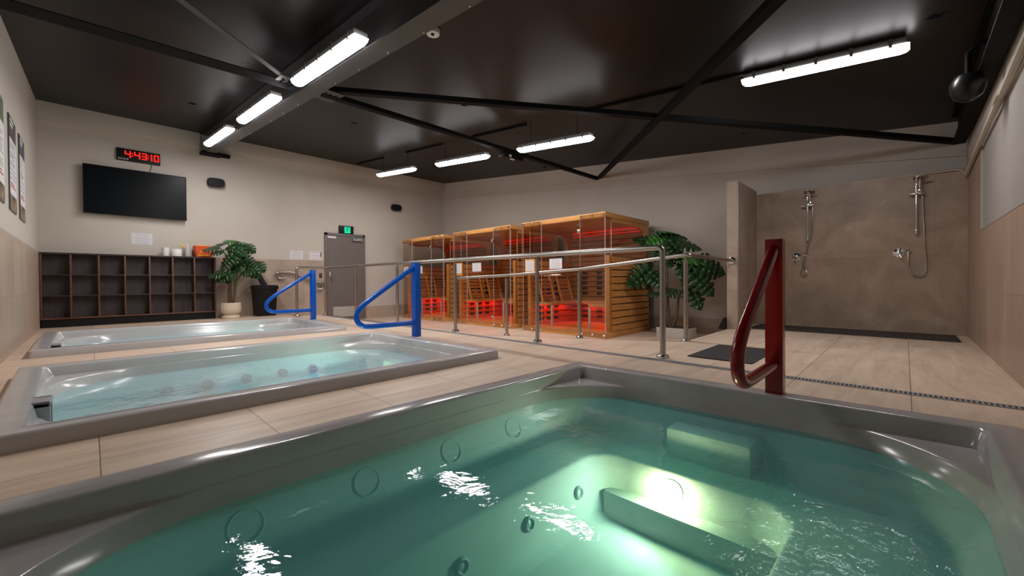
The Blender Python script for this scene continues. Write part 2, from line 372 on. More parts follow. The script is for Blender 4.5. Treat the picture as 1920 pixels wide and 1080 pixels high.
# shower recess
bm = NB(); box(bm, XSH, XS, YR, 1.87, 0, 2.085); struct('wall_inner', bm, M['stoneX'])
bm = NB(); box(bm, 6.47, XSH, 1.72, 1.87, 0, 2.14); struct('wall_partition', bm, M['stoneY'])
bm = NB(); box(bm, 6.46, 6.475, 1.715, 1.725, 0, 2.14); struct('trim_5', bm, M['steel'])
bm = NB(); box(bm, 3.2, XSH, YR, YR + .012, 0, 1.21); box(bm, 6.30, XSH, YR, YR + .012, 1.21, 2.1); struct('trim_6', bm, M['tileY'])
bm = NB(); box(bm, 6.285, 6.30, YR, YR + .016, 1.205, 2.08); box(bm, 3.2, 6.29, YR, YR + .014, 1.205, 1.215); struct('trim_7', bm, M['panel'])
bm = NB()
box(bm, 2.6, XSH, YR, YR + .012, 2.14, 2.75); struct('trim_8', bm, M['paint'])

# ------------------------------------------------------------------ steel roof members
bm = NB(); c0 = -.38
xa, xb = 1.67, 1.85
def slab(bm, x0, x1, y0, y1, ca, cb):
    p = [(x, y, ceil(y, c)) for x in (x0, x1) for y in (y0, y1) for c in (ca, cb)]; v = [bm.verts.new(q) for q in p]
    for f in ((0, 1, 3, 2), (4, 6, 7, 5), (0, 4, 5, 1), (2, 3, 7, 6), (0, 2, 6, 4), (1, 5, 7, 3)): bm.faces.new([v[i] for i in f])
slab(bm, xa, xb, YR, YB - .02, c0, c0 + .014); slab(bm, xa + .082, xb - .082, YR, YB - .02, c0 + .014, -.012); slab(bm, xa, xb, YR, YB - .02, -.014, -.001)
rb = obj('roof_beam', bm, M['beam']); tag(rb, 'black steel roof beam running past the hanging row of bright battens', 'roof beam')
for y in [1.6 + .55 * k for k in range(16)]:
    bm = NB(); lathe(bm, (xb - .02, y, ceil(y, c0) - .005), [(.006, 0), (.006, .006)], 6); obj('bolt_head', bm, M['chrome'], rb)
bm = NB(); box(bm, 1.60, 1.95, YB - .25, YB, 3.38, 3.43, .01); box(bm, 1.72, 2.12, YB - .1, YB, 3.40, 3.47, .01); obj('end_bracket', bm, M['beamb'], rb)
bm = NB(); slab(bm, xa - .22, xb + .3, 4.82, 5.22, -.30, -.29); obj('gusset_plate', bm, M['beam'], rb)
for dx in (-.16, -.1, -.05, .24, .3, .36, .42):
    for dy in (4.95, 5.03):
        bm = NB(); lathe(bm, (xa + dx, dy, ceil(dy, -.30) - .012), [(.014, 0), (.014, .013)], 6); obj('gusset_bolt', bm, M['beamb'], rb)
def brace(name, a, b, label, wd=.075, hg=.05, ma='beamb'):
    """an L-section: flat leg and upright leg"""
    A = Vector((a[0], a[1], ceil(a[1], a[2]))); B = Vector((b[0], b[1], ceil(b[1], b[2])))
    bm = NB(); bar(bm, A, B, wd, .010); d = (B - A).normalized(); s = d.cross(Vector((0, 0, 1))).normalized() * (wd / 2)
    bar(bm, A + s + Vector((0, 0, hg / 2)), B + s + Vector((0, 0, hg / 2)), .010, hg)
    return tag(obj(name, bm, M[ma]), label, 'roof brace')
brace('roof_strut', (1.62, 5.06, -.30), (XL, 5.26, -.30), 'wide black roof strut crossing to the wall of posters', .20, .09)
brace('roof_strut', (1.95, 5.02, -.31), (XS - .03, 4.86, -.32), 'black roof strut from the roof beam to the painted wall over the biggest sauna', .085)
brace('roof_brace', (1.98, 4.92, -.285), (7.76, -.50, -.285), 'long black roof brace ending in the corner above the shower with wide hose loop', .085)
brace('roof_brace', (7.76, 4.80, -.30), (1.95, -.50, -.30), 'black roof brace rising from the sauna wall over towards the big ceiling batten', .085)
brace('roof_brace', (1.60, 4.98, -.29), (.10, 3.60, -.29), 'thin grey roof brace running from the bolted plate towards the poster wall', .06, ma='beam')
bm = NB(); box(bm, 2.6, 7.45, -.535, -.42, 2.37, 2.385); box(bm, 2.6, 7.45, -.485, -.47, 2.38, 2.76); box(bm, 2.6, 7.45, -.535, -.42, 2.70, 2.715)
eb = obj('eaves_beam', bm, M['beamb']); tag(eb, 'black steel eaves beam along the top of the white wall panel', 'roof beam')
bm = NB(); box(bm, 2.6, 7.4, YR + .005, YR + .02, 2.33, 2.345); obj('edge_flashing', bm, M['grey'], eb)
bm = NB(); tube(bm, [(7.45, YR + .03, 1.97), (6.6, YR + .035, 2.03), (3.2, YR + .04, 2.23)], .022, 8)
tube(bm, fillet([(7.48, .05, 2.06), (7.46, YR + .08, 2.06), (7.40, YR + .04, 1.985)], .05), .008, 8)
tag(obj('conduit_pipe', bm, M['pipe']), 'cream conduit pipe under the black eaves beam above the tiles', 'pipe')

# ------------------------------------------------------------------ batten lights
def batten(y0, y1, x, c, label, group, hang=True):
    """waterproof batten: grey tray, glowing rounded diffuser, clips, hanging wires"""
    ym = (y0 + y1) / 2; t = thing('batten_light', label, 'ceiling light', (x, ym, ceil(ym, c)), group)
    def ring(y, wd, top, n=9):
        pts = []
        for k in range(n):
            a = math.pi * (k / (n - 1)); pts.append((x + wd * math.cos(a), y, ceil(y, c) + .035 - top * math.sin(a)))
        return pts
    bm = NB(); rows = []
    for y, s in ((y0, .55), (y0 + .02, .85), (y0 + .06, 1), (y1 - .06, 1), (y1 - .02, .85), (y1, .55)):
        rows.append([bm.verts.new(p) for p in ring(y, .066 * (.7 + .3 * s), .062 * s)])
    for A, B in zip(rows, rows[1:]):
        for k in range(len(A) - 1): bm.faces.new((A[k], A[k + 1], B[k + 1], B[k]))
    bm.faces.new(rows[0]); bm.faces.new(rows[-1][::-1])
    obj('diffuser', bm, M['diff'], t)
    bm = NB(); slab(bm, x - .060, x + .060, y0 + .02, y1 - .02, c + .036, c + .085); obj('housing', bm, M['housing'], t)
    al = bpy.data.lights.new('batten_lamp', 'AREA'); al.shape = 'RECTANGLE'; al.size = .10; al.size_y = y1 - y0 - .12; al.energy = BATTEN_W * (y1 - y0) / 1.4; al.color = (1, .96, .94)
    ao = bpy.data.objects.new('batten_lamp', al); col.objects.link(ao); ao.parent = t
    ao.location = Vector((x, ym, ceil(ym, c) - .032)) - root_loc(t); ao.rotation_euler = (math.atan(SL), 0, 0)
    n = 5
    for k in range(n):
        y = y0 + .12 + (y1 - y0 - .24) * k / (n - 1); bm = NB()
        for s in (-1, 1): slab(bm, x + s * .066 - .004, x + s * .066 + .004, y - .012, y + .012, c + .018, c + .092)
        slab(bm, x - .068, x + .068, y - .010, y + .010, c + .084, c + .090)
        obj('clip', bm, M['housing'], t)
    for y in (y0 + .25, y1 - .25):
        bm = NB()
        if hang == 'beam': bar(bm, (x - .02, y, ceil(y, c + .09)), (1.70, y, ceil(y, c + .09)), .04, .02)
        else: tube(bm, [(x, y, ceil(y, c + .08)), (x, y, ceil(y))], .004 if hang else .012, 6)
        obj('mount_arm' if hang == 'beam' else 'hanger', bm, M['housing'] if hang == 'beam' else M['beamb'], t)
    return t
g1 = 'bright battens in a row beside the roof beam'
batten(3.16, 4.66, 1.55, -.415, 'largest looking batten light beside the roof beam, close to the smoke detector', g1, 'beam')
batten(5.32, 6.93, 1.55, -.415, 'middle batten light of the three alongside the roof beam', g1, 'beam')
batten(7.58, 9.35, 1.55, -.415, 'smallest batten light beside the roof beam, touching the wall with the clock', g1, 'beam')
g2 = 'pendant battens in a row above the saunas side'
batten(3.08, 4.45, 4.80, -.42, 'hanging batten light between the black projector and the crossing braces', g2)
batten(5.19, 6.66, 4.80, -.42, 'hanging batten light whose end almost meets the black projector box', g2)
batten(7.48, 9.02, 4.80, -.42, 'smallest looking hanging batten light, near the room corner behind the saunas', g2)
batten(-.03, 1.24, 4.84, -.115, 'batten light fixed close under the ceiling above the shower floor', g2, False)
# thin conduits along the ceiling between the pendants
for i, (ya, yb) in enumerate(((.95, 3.3), (4.3, 5.6), (6.5, 7.8), (8.8, 10.1))):
    bm = NB(); slab(bm, 4.79, 4.82, ya, yb, -.026, -.001)
    tag(obj('ceiling_conduit', bm, M['beamb']), ['black ceiling conduit between the shower floor batten and the crossing braces', 'black ceiling conduit over the gap between projector and crossing braces',
        'black ceiling conduit above the batten end beside the black projector', 'black ceiling conduit at the back wall corner'][i], 'conduit', 'black conduits between the hanging battens')
# smoke detector
t = thing('smoke_detector', 'round white smoke detector beside the roof beam', 'smoke detector', (2.27, 3.2, ceil(3.2)))
bm = NB(); lathe(bm, (2.27, 3.2, ceil(3.2) + .0), [(.062, 0), (.065, -.02), (.06, -.045), (.035, -.055)], 24, cap=True); obj('body', bm, M['white'], t)
bm = NB(); lathe(bm, (2.255, 3.185, ceil(3.2) - .052), [(.018, 0), (.014, -.012)], 16); obj('sensor', bm, M['black'], t)
# projector like box under the strut
t = thing('projector_box', 'small black box hung under the strut beside a pendant batten', 'projector', (5.2, 5.0, ceil(5.0, -.36)))
bm = NB(); box(bm, 4.93, 5.42, 4.92, 5.05, ceil(5, -.41), ceil(5, -.33), .008); obj('case', bm, M['black'], t)
bm = NB(); box(bm, 5.05, 5.10, 4.905, 4.925, ceil(5, -.40), ceil(5, -.36)); box(bm, 5.12, 5.20, 4.93, 4.97, ceil(5, -.425), ceil(5, -.40)); obj('lens', bm, M['cream'], t)
# black dome speaker under the eaves
dp = Vector((4.95, -.365, 2.235))
t = thing('dome_speaker', 'glossy black dome speaker hung beside the eaves beam', 'speaker', dp)
bm = NB(); lathe(bm, dp, [(.02, .14), (.08, .12), (.105, .07), (.105, .02), (.085, -.045), (.04, -.08), (.005, -.09)], 24, cap=True); obj('shell', bm, M['dome'], t)
bm = NB(); tube(bm, [dp + Vector((0, 0, .12)), dp + Vector((0, 0, .3)), dp + Vector((0, -.06, .36)), dp + Vector((0, -.10, .36))], .018, 10); obj('bracket', bm, M['beamb'], t)

# ------------------------------------------------------------------ pools
def pool(key, label, shellmat, water, wlabel, zrim=.08):
    q = POOLS[key]; ox, oy = q[3]
    Wd = ((Vector(q[1]) - Vector(q[0])).length + (Vector(q[2]) - Vector(q[3])).length) / 2
    Hd = ((Vector(q[0]) - Vector(q[3])).length + (Vector(q[1]) - Vector(q[2])).length) / 2
    def mp(u, v, z):
        a, b = u / Wd, v / Hd
        x = (1 - a) * ((1 - b) * q[3][0] + b * q[0][0]) + a * ((1 - b) * q[2][0] + b * q[1][0])
        y = (1 - a) * ((1 - b) * q[3][1] + b * q[0][1]) + a * ((1 - b) * q[2][1] + b * q[1][1])
        return Vector((x, y, z))
    def loop(ins, r, z, nc=10):
        x0, x1, y0, y1 = ins, Wd - ins, ins, Hd - ins
        if isinstance(r, tuple): x0, x1, y0, y1, r = r
        out = []
        for (cx, cyy, a0) in ((x1 - r, y1 - r, 0), (x0 + r, y1 - r, 90), (x0 + r, y0 + r, 180), (x1 - r, y0 + r, 270)):
            for k in range(nc + 1):
                a = R(a0 + 90 * k / nc); out.append(mp(cx + r * math.cos(a), cyy + r * math.sin(a), z))
        return out
    t = thing('plunge_pool' if key != 'A' else 'spa_pool', label, 'pool', (*mp(Wd / 2, Hd / 2, 0).xy, 0), 'moulded pools with raised grey rims')
    zr = zrim
    prof = [(0, .02, -.02), (.004, .025, zr - .012), (.014, .03, zr - .001), (.022, .03, zr), (.118, .03, zr), (.128, .035, zr - .003), (.137, .04, zr - .014),
            (.150, .05, .010), (.153, .055, .002)]
    prof2 = [(.154, .50, .000), (.1555, .56, -.003), (.158, .58, -.010), (.180, .58, -.085), (.235, .56, -.20), (.265, .5, -.262), (.31, .46, -.285)]
    bm = NB(); rings = []
    for i, r, z in prof + prof2: rings.append([bm.verts.new(p) for p in loop(i, r, z)])
    foot = [(0, .20, -.295), (.018, .19, -.312), (.04, .17, -.46), (.06, .15, -.60), (.10, .12, -.63)]
    for i, r, z in foot: rings.append([bm.verts.new(p) for p in loop(0, (.56 + i, Wd - .575 - i, .70 + i, Hd - .56 - i, r), z)])
    for A, B in zip(rings, rings[1:]):
        n = len(A)
        for k in range(n):
            f = bm.faces.new((A[k], A[(k + 1) % n], B[(k + 1) % n], B[k])); f.smooth = True
    bm.faces.new(rings[-1])
    for f in bm.faces:
        if f.calc_center_median().z < zrim - .155: f.material_index = 1
    sh = obj('shell', bm, [shellmat, M['wet' if key == 'A' else 'wetw']], t)
    md = sh.modifiers.new('edge', 'EDGE_SPLIT'); md.split_angle = R(50)
    # water: gently waved sheet trimmed to the bowl
    zw = -.075
    bm = NB(); n1 = [bm.verts.new(p) for p in loop(.168, .58, zw, 16)]
    bm.faces.new(n1); n2 = [bm.verts.new(p) for p in loop(.14, .58, -.80, 16)]; bm.faces.new(n2[::-1])
    for k in range(len(n1)): bm.faces.new((n1[k], n2[k], n2[(k + 1) % len(n1)], n1[(k + 1) % len(n1)]))
    wt = obj('pool_water', bm, water); tag(wt, wlabel, 'water', 'water in the pools', 'stuff')
    return t, mp, Wd, Hd

tA, mpA, WA, HA = pool('A', 'large spa pool of green lit water beneath the red handrail', M['shell'], M['water'], 'green glowing water filling the large spa pool beside the red handrail')
tB, mpB, WB, HB = pool('B', 'middle plunge pool with light blue water and a grey skimmer block', M['shellw'], M['water2'], 'pale blue bubbling water in the middle plunge pool')
tC, mpC, WC, HC = pool('C', 'pale plunge pool lying along the dark cubby shelf', M['shellw'], M['water2'], 'pale water in the plunge pool along the cubby shelf')

def jet(t, p, nrm, r=.036, name='jet_nozzle', ma='grey'):
    bm = NB(); lathe(bm, p, [(r, 0), (r, .008), (r * .75, .018), (r * .55, .006), (r * .2, .012)], 18, nrm, cap=True); obj(name, bm, M[ma], t)
def pool_fit(t, mp, Wd, Hd, key, jets=True):
    # lamp on the end wall of the foot well, facing the bather
    lz = -.392
    p = mp(Wd - .603, Hd * .555, lz); ax = Vector((-1, 0, .12)).normalized()
    bm = NB(); lathe(bm, p, [(.055, -.01), (.055, .006), (.046, .010), (.040, .010)], 28, ax); lr = obj('lamp_ring', bm, M['white'], t)
    bm = NB(); lathe(bm, p, [(.040, .006), (.036, .014), (.022, .020), (.006, .022)], 24, ax); obj('lamp_lens', bm, M['lens'], lr)
    for kind, en, cl, off in (('POINT', POOL_W[key] * .9, (1, .88, .45), .06), ('SPOT', POOL_W[key], (.95, 1, .88), .10)):
        ld = bpy.data.lights.new('pool_lamp', kind); ld.energy = en; ld.color = cl; ld.shadow_soft_size = .03
        if kind == 'SPOT': ld.spot_size = R(165); ld.spot_blend = .5
        lo = bpy.data.objects.new('pool_lamp', ld); col.objects.link(lo); lo.parent = lr; lo.location = p + ax * off - root_loc(t)
        lo.rotation_euler = Vector((-1, .45, .05)).to_track_quat('-Z', 'Y').to_euler()
    # ledge below the lamp
    bm = NB(); box(bm, 0, .22, -.53, .36, -.64, -.475, .02)
    bmesh.ops.translate(bm, vec=Vector((p.x - .10, p.y, 0)), verts=bm.verts); obj('foot_ledge', bm, M['wet' if key == 'A' else 'wetw'], t)
    # jets along the long side of the foot well
    for k, u in enumerate((.35, .47, .60, .73, .84)):
        q = mp(Wd * u, Hd - .598, -.455); jet(t, q, (0, -1, .1))
    if key != 'A':
        for x in (.52, .81, 1.12, 1.45, 1.75): jet(t, mp(x - POOLS[key][3][0], Hd - .252, -.232), (0, -1, .5), .048, ma='black')
    # entry step under the handrail
    bm = NB(); box(bm, 0, .30, -.22, .22, -.34, -.125, .03); q = mp(Wd - .235, Hd * .50, 0)
    bmesh.ops.translate(bm, vec=Vector((q.x - .20, q.y + .02, 0)), verts=bm.verts); obj('entry_step', bm, M['wet' if key == 'A' else 'wetw'], t)
    # moulded rings on the long wall
    for k in range(5):
        q = mp(.35 + .46 * k, Hd - .2165, -.160); bm = NB(); n = 32; cc = .057
        tube(bm, [q + Vector((cc * math.cos(2 * math.pi * i / n), .47 * cc * math.sin(2 * math.pi * i / n), cc * .88 * math.sin(2 * math.pi * i / n))) for i in range(n)], .0045, 8, True)
        obj('wall_ring', bm, M['wet' if key == 'A' else 'wetw'], t)
for a in ((tA, mpA, WA, HA, 'A'), (tB, mpB, WB, HB, 'B'), (tC, mpC, WC, HC, 'C')): pool_fit(*a)
def skimmer(t, x, y, s=1.0):
    bm = NB(); x0, x1 = x, x + .075 * s; L_ = .21 * s
    box(bm, x0, x1, y, y + .03 * s, -.10, .075, .006); box(bm, x0, x1, y + L_ - .03 * s, y + L_, -.10, .075, .006); box(bm, x0, x1, y, y + L_, .045, .075, .006)
    box(bm, x0, x0 + .015, y + .03 * s, y + L_ - .03 * s, -.10, .05)
    obj('skimmer', bm, M['grey'], t)
skimmer(tB, -.235, 3.38); skimmer(tC, -.30, 6.50)

# ------------------------------------------------------------------ pool entry handrails (square post with a bent loop)
def entry_rail(y, x, label, ma, group=None):
    t = thing('pool_handrail', label, 'handrail', (x, y, .08), group)
    bm = NB(); box(bm, x - .0375, x + .0375, y - .0425, y + .0425, .08, .945, .004); obj('post', bm, ma, t)
    pts = [(0, .905), (-.28, .722), (-.53, .560), (-.63, .49), (-.70, .42), (-.722, .354), (-.705, .298), (-.655, .262), (-.57, .247), (-.3, .245), (0, .245)]
    bm = NB(); tube(bm, smooth_path([(x + a, y, z) for a, z in pts], 5), .028, 16); obj('loop_rail', bm, ma, t)
    return t
gr = 'entry handrails of the pools'
entry_rail(.525, 2.68, 'dark red handrail with bent loop at the large green pool', M['red'])
entry_rail(4.12, 2.65, 'bright blue handrail with bent loop at the middle pool', M['blue'], gr)
entry_rail(7.41, 2.69, 'bright blue handrail with bent loop in front of the black bin', M['blue'], gr)

# ------------------------------------------------------------------ stainless rails
def rail_post(t, x, y, z0, z1, r=.024, name='post'):
    bm = NB(); tube(bm, [(x, y, z0), (x, y, z1 - .055)], r, 16); tube(bm, [(x, y, z1 - .06), (x, y, z1 - .01)], r * .42, 10); p = obj(name, bm, M['steel'], t)
    bm = NB(); lathe(bm, (x, y, z0), [(.052, 0), (.052, .018), (.046, .03), (r, .036)], 20); obj('base_collar', bm, M['chrome'], p)
t = thing('guard_rail', 'long level stainless guard rail standing along the floor drain', 'railing', (3.65, 1.6, 0))
pts = fillet([(3.65, 1.6, .004), (3.65, 1.6, 1.02), (3.65, 9.37, 1.05), (3.10, 9.45, 1.05), (3.10, 9.45, .004)], .045)
bm = NB(); tube(bm, pts, .0255, 16); obj('rail', bm, M['steel'], t)
for y in (3.11, 4.66, 6.25, 7.82, 9.30): rail_post(t, 3.65, y, 0, 1.03)
for (x, y) in ((3.65, 1.6), (3.10, 9.45)):
    bm = NB(); lathe(bm, (x, y, 0), [(.058, 0), (.058, .02), (.05, .034), (.026, .04)], 20); obj('base_collar', bm, M['chrome'], t)
t = thing('ramp_rail', 'sloping stainless rail along the ramp, ending at the tiled shower partition', 'railing', (4.85, 1.84, 0))
bm = NB(); tube(bm, fillet([(6.455, 1.80, .995), (4.85, 1.80, 1.01), (4.85, 1.9, 1.01)], .03) + [Vector((4.85, 2.6, .945)), Vector((4.85, 3.33, .885)), Vector((4.85, 4.79, .82)), Vector((4.85, 6.1, .785))], .024, 16); obj('rail', bm, M['steel'], t)
for y, z in ((1.84, 0), (3.33, -.10), (4.79, -.19)):
    rail_post(t, 4.83, y, z, {1.84: 1.0, 3.33: .885, 4.79: .82}[y], .026)
bm = NB(); lathe(bm, (6.47, 1.80, .995), [(.05, 0), (.05, .012), (.03, .02)], 20, (-1, 0, 0)); obj('wall_flange', bm, M['chrome'], t)
# wall handrail with turned ends by the stairs
t = thing('stair_handrail', 'stainless wall handrail with turned-back ends beside the door', 'handrail', (3.5, YB, .8))
yh = YB - .08
p = fillet([(3.18, yh, .83), (2.99, yh, .83), (2.99, yh, .975), (3.31, yh, .975), (3.83, yh, .73), (4.03, yh, .73), (4.03, yh, .56), (3.88, yh, .56)], .075)
bm = NB(); tube(bm, p, .025, 12); obj('rail', bm, M['steel'], t)
for x, z in ((3.12, .90), (3.95, .64)):
    bm = NB(); tube(bm, [(x, yh, z + .065), (x, yh, z), (x, YB - .012, z)], .007, 8); lathe(bm, (x, YB - .012, z), [(.03, 0), (.03, .008)], 16, (0, -1, 0)); obj('bracket', bm, M['steel'], t)
# trim along the deck edge
bm = NB(); box(bm, 3.60, 3.655, 5.7, 9.4, -.02, .004); tag(obj('deck_edge_trim', bm, M['cabedge']), 'brown metal nosing along the deck edge by the door', 'edge trim')

# ------------------------------------------------------------------ drain, mats
t = thing('floor_drain', 'long slotted steel drain grate crossing the deck behind the pools', 'drain', (3.54, 2, 0))
bm = NB(); box(bm, 3.505, 3.575, YR + .02, 9.2, .0005, .0015); obj('channel', bm, M['dark'], t)
bm = NB(); y = YR + .02
while y < 9.2:
    box(bm, 3.512, 3.568, y, y + .011, .001, .004); y += .022
for xx in (3.505, 3.570): box(bm, xx - .003, xx + .006, YR + .02, 9.2, .001, .005)
obj('grate', bm, M['grey'], t)
def mat_slab(x0, x1, y0, y1, label, pit=.055):
    bm = NB(); box(bm, x0, x1, y0, y1, .001, .010, .003); o = obj('rubber_mat', bm, M['matte']); tag(o, label, 'mat')
mat_slab(3.89, 4.80, .93, 1.47, 'square black rubber mat on the deck between red handrail and shower')
mat_slab(6.72, 7.46, -.46, 1.66, 'long black rubber mat on the shower floor below the wall')

# ------------------------------------------------------------------ infrared saunas
def slats(bm, o, u, n, length, height, cnt, th=.016, gap=.010):
    """horizontal planks on a wall: origin o, along u, facing n"""
    o, u, n = Vector(o), Vector(u).normalized(), Vector(n).normalized(); hh = height / cnt
    for k in range(cnt):
        a = o + Vector((0, 0, hh * (k + .5))); bar(bm, a + n * th / 2, a + u * length + n * th / 2, th, hh - gap, n.cross(u))
def pane(parent, name, x0, x1, y0, y1, z0, z1):
    bm = NB(); box(bm, x0, x1, y0, y1, z0, z1)
    for f in bm.faces:
        c = sorted(f.calc_area() for f in bm.faces)
        if f.calc_area() < c[-2] * .9: f.material_index = 1
    return obj(name, bm, [M['glass'], M['gedge']], parent)
def sauna():
    X0, Y0, Z0 = 5.946, 3.575, ZL; Wd, Dp = 1.88, 1.62
    P = lambda x, y, z: (X0 + x, Y0 + y, Z0 + z)
    def bx(bm, x0, x1, y0, y1, z0, z1, bev=0.004): box(bm, X0 + x0, X0 + x1, Y0 + y0, Y0 + y1, Z0 + z0, Z0 + z1, bev)
    t = thing('infrared_sauna', '', 'sauna', (X0, Y0 + Wd / 2, Z0), 'glass fronted timber saunas along the wall')
    bm = NB(); bx(bm, 0, Dp, 0, Wd, 0, .09, .006); obj('base', bm, M['wood'], t)
    bm = NB(); bx(bm, 0, Dp, 0, Wd, 2.035, 2.12, .006); bx(bm, .02, Dp - .02, .02, Wd - .02, 2.02, 2.04); obj('roof', bm, M['wood'], t)
    # back wall of planks
    bm = NB(); slats(bm, P(Dp - .05, .05, .09), (0, 1, 0), (-1, 0, 0), Wd - .1, 1.94, 18, .016, .014)
    box(bm, X0 + Dp - .05, X0 + Dp - .03, Y0 + .03, Y0 + Wd - .03, Z0 + .09, Z0 + 2.03, 0, 1); obj('back_wall', bm, [M['slat'], M['backing']], t)
    # side walls: planks below, a window with a rounded corner above
    for s, yo in ((1, 0.0), (-1, Wd)):
        bm = NB(); ya, yb = sorted((yo + s * .012, yo + s * .045))
        slats(bm, P(.22, yo + s * .045, .09), (1, 0, 0), (0, s, 0), Dp - .26, 1.30, 11, .012, .014); slats(bm, P(.22, yo + s * .012, .09), (1, 0, 0), (0, -s, 0), Dp - .26, 1.30, 11, .014, .018)
        box(bm, X0 + .22, X0 + Dp - .03, Y0 + ya, Y0 + yb, Z0 + .09, Z0 + 1.39, 0, 2)
        bx(bm, Dp - .15, Dp - .02, ya - .004, yb + .004, 1.39, 2.03); bx(bm, .22, Dp - .02, ya, yb, 1.97, 2.03, 0)
        # rounded top-back corner of the window
        n = 8; cx, cz, r = Dp - .15 - .34, 1.97 - .30, .32
        pr = [(Dp - .15, 1.97), (cx, 1.97)] + [(cx + .34 * math.sin(R(90 * k / n)), cz + .30 * math.cos(R(90 * k / n))) for k in range(1, n + 1)]
        f1 = [bm.verts.new(P(a, ya, b)) for a, b in pr]; f2 = [bm.verts.new(P(a, yb, b)) for a, b in pr]
        bm.faces.new(f1); bm.faces.new(f2[::-1])
        for k in range(len(pr)): bm.faces.new((f1[k], f1[(k + 1) % len(pr)], f2[(k + 1) % len(pr)], f2[k]))
        obj('side_wall', bm, [M['wood'], M['wood'], M['backing']], t)
        pane(t, 'side_window', X0 + .22, X0 + Dp - .15, Y0 + yo + s * .022, Y0 + yo + s * .028, Z0 + 1.39, Z0 + 1.98)
        pane(t, 'glass_return', X0 + .02, X0 + .22, Y0 + yo + s * .012, Y0 + yo + s * .020, Z0 + .09, Z0 + 2.04)
        bm = NB(); a, b = sorted((yo + s * .012, yo + s * .085)); bx(bm, .15, .23, a, b, .09, 1.40, .005); obj('front_post', bm, M['wood'], t)
    # front glass: two fixed panes and a door
    fz0, fz1 = Z0 + .02, Z0 + 2.10
    pane(t, 'front_glass', X0 - .012, X0 - .004, Y0 + .01, Y0 + .495, fz0, fz1)
    pane(t, 'front_glass', X0 - .012, X0 - .004, Y0 + 1.375, Y0 + 1.87, fz0, fz1)
    dr = pane(t, 'glass_door', X0 - .012, X0 - .004, Y0 + .503, Y0 + 1.367, fz0 + .05, fz1 - .07)
    bm = NB(); tube(bm, fillet([P(-.01, 1.28, 1.08), P(-.055, 1.28, 1.08), P(-.055, .90, 1.08), P(-.01, .90, 1.08)], .02), .010, 10); obj('door_handle', bm, M['chrome'], dr)
    bm = NB(); bx(bm, -.025, .0, .485, .55, 1.80, 1.87); bx(bm, -.025, 0, .485, .55, .20, .27); obj('hinge', bm, M['chrome'], dr)
    for yy in (.03, .25, .47, 1.39, 1.61, 1.84):
        for zz in (.045, 2.078):
            bm = NB(); lathe(bm, P(-.012, yy, zz), [(.019, 0), (.019, .010), (.015, .014)], 14, (-1, 0, 0)); obj('glass_clamp', bm, M['chrome'], t)
    # benches along both sides and the back
    for a, b in ((.06, .50), (1.36, 1.82)):
        bm = NB(); bx(bm, .26, Dp - .06, a, b, .50, .55, .006); obj('bench', bm, M['wood'], t)
        bm = NB(); bx(bm, .27, .30, (b if a < .5 else a) - .02, (b if a < .5 else a) + .02, .09, .50); obj('bench_support', bm, M['pale'], t)
    bm = NB(); bx(bm, 1.08, Dp - .06, .50, 1.36, .50, .55, .006); obj('bench', bm, M['wood'], t)
    # slatted backrests leaning on the back bench
    for xa_ in (.34, .96):
        bm = NB()
        for xx in (xa_, xa_ + .38): bar(bm, P(xx - .03, 1.60, .55), P(xx, 1.80, 1.14), .045, .035, (1, 0, 0), .004)
        for k in range(7):
            f = (k + .6) / 7.4; bar(bm, P(xa_, 1.605 + .2 * f, .55 + .59 * f), P(xa_ + .37, 1.605 + .2 * f, .55 + .59 * f), .018, .040, (0, -.3, 1))
        obj('backrest', bm, M['wood'], t)
    # heater panels
    for yy in (.26, .62, 1.02, 1.38):
        for zz in (.18, .29, .40, .67, .78, .89, 1.00, 1.11, 1.22):
            bm = NB(); bx(bm, Dp - .085, Dp - .062, yy, yy + .12, zz, zz + .055, .003); obj('heater_panel', bm, M['heater'], t)
    for xx in (.45, .70, .95):
        for zz in (.16, .28, .40, .66, .78, .90, 1.02):
            bm = NB(); bx(bm, xx, xx + .13, Wd - .068, Wd - .050, zz, zz + .06, 0); obj('heater_panel', bm, M['heater'], t)
    # red light lines under the roof and below the benches
    for z in (1.93, 2.0):
        bm = NB(); bx(bm, Dp - .085, Dp - .062, .12, Wd - .12, z, z + .007, 0); obj('red_light_line', bm, M['led'], t)
    bm = NB(); bx(bm, 1.46, 1.50, .45, 1.43, .488, .498, 0); obj('bench_light', bm, M['ledb'], t)
    for yy in (.11, 1.74):
        bm = NB(); bx(bm, .40, 1.3, yy, yy + .03, .488, .498, 0); obj('bench_light', bm, M['ledb'], t)
    bm = NB(); bx(bm, .30, .39, .70, .78, 1.985, 2.018); obj('ceiling_speaker', bm, M['white'], t)
    return t
sn = sauna(); sn['label'] = 'largest looking timber and glass sauna, beside the tall potted plant'
for y, lb in ((5.77, 'middle timber and glass sauna of the three, red light under its bench'), (8.03, 'smallest looking timber and glass sauna, against the wall of the exit door')):
    c = copy_tree(sn); c.location.y += y - 3.575; c['label'] = lb

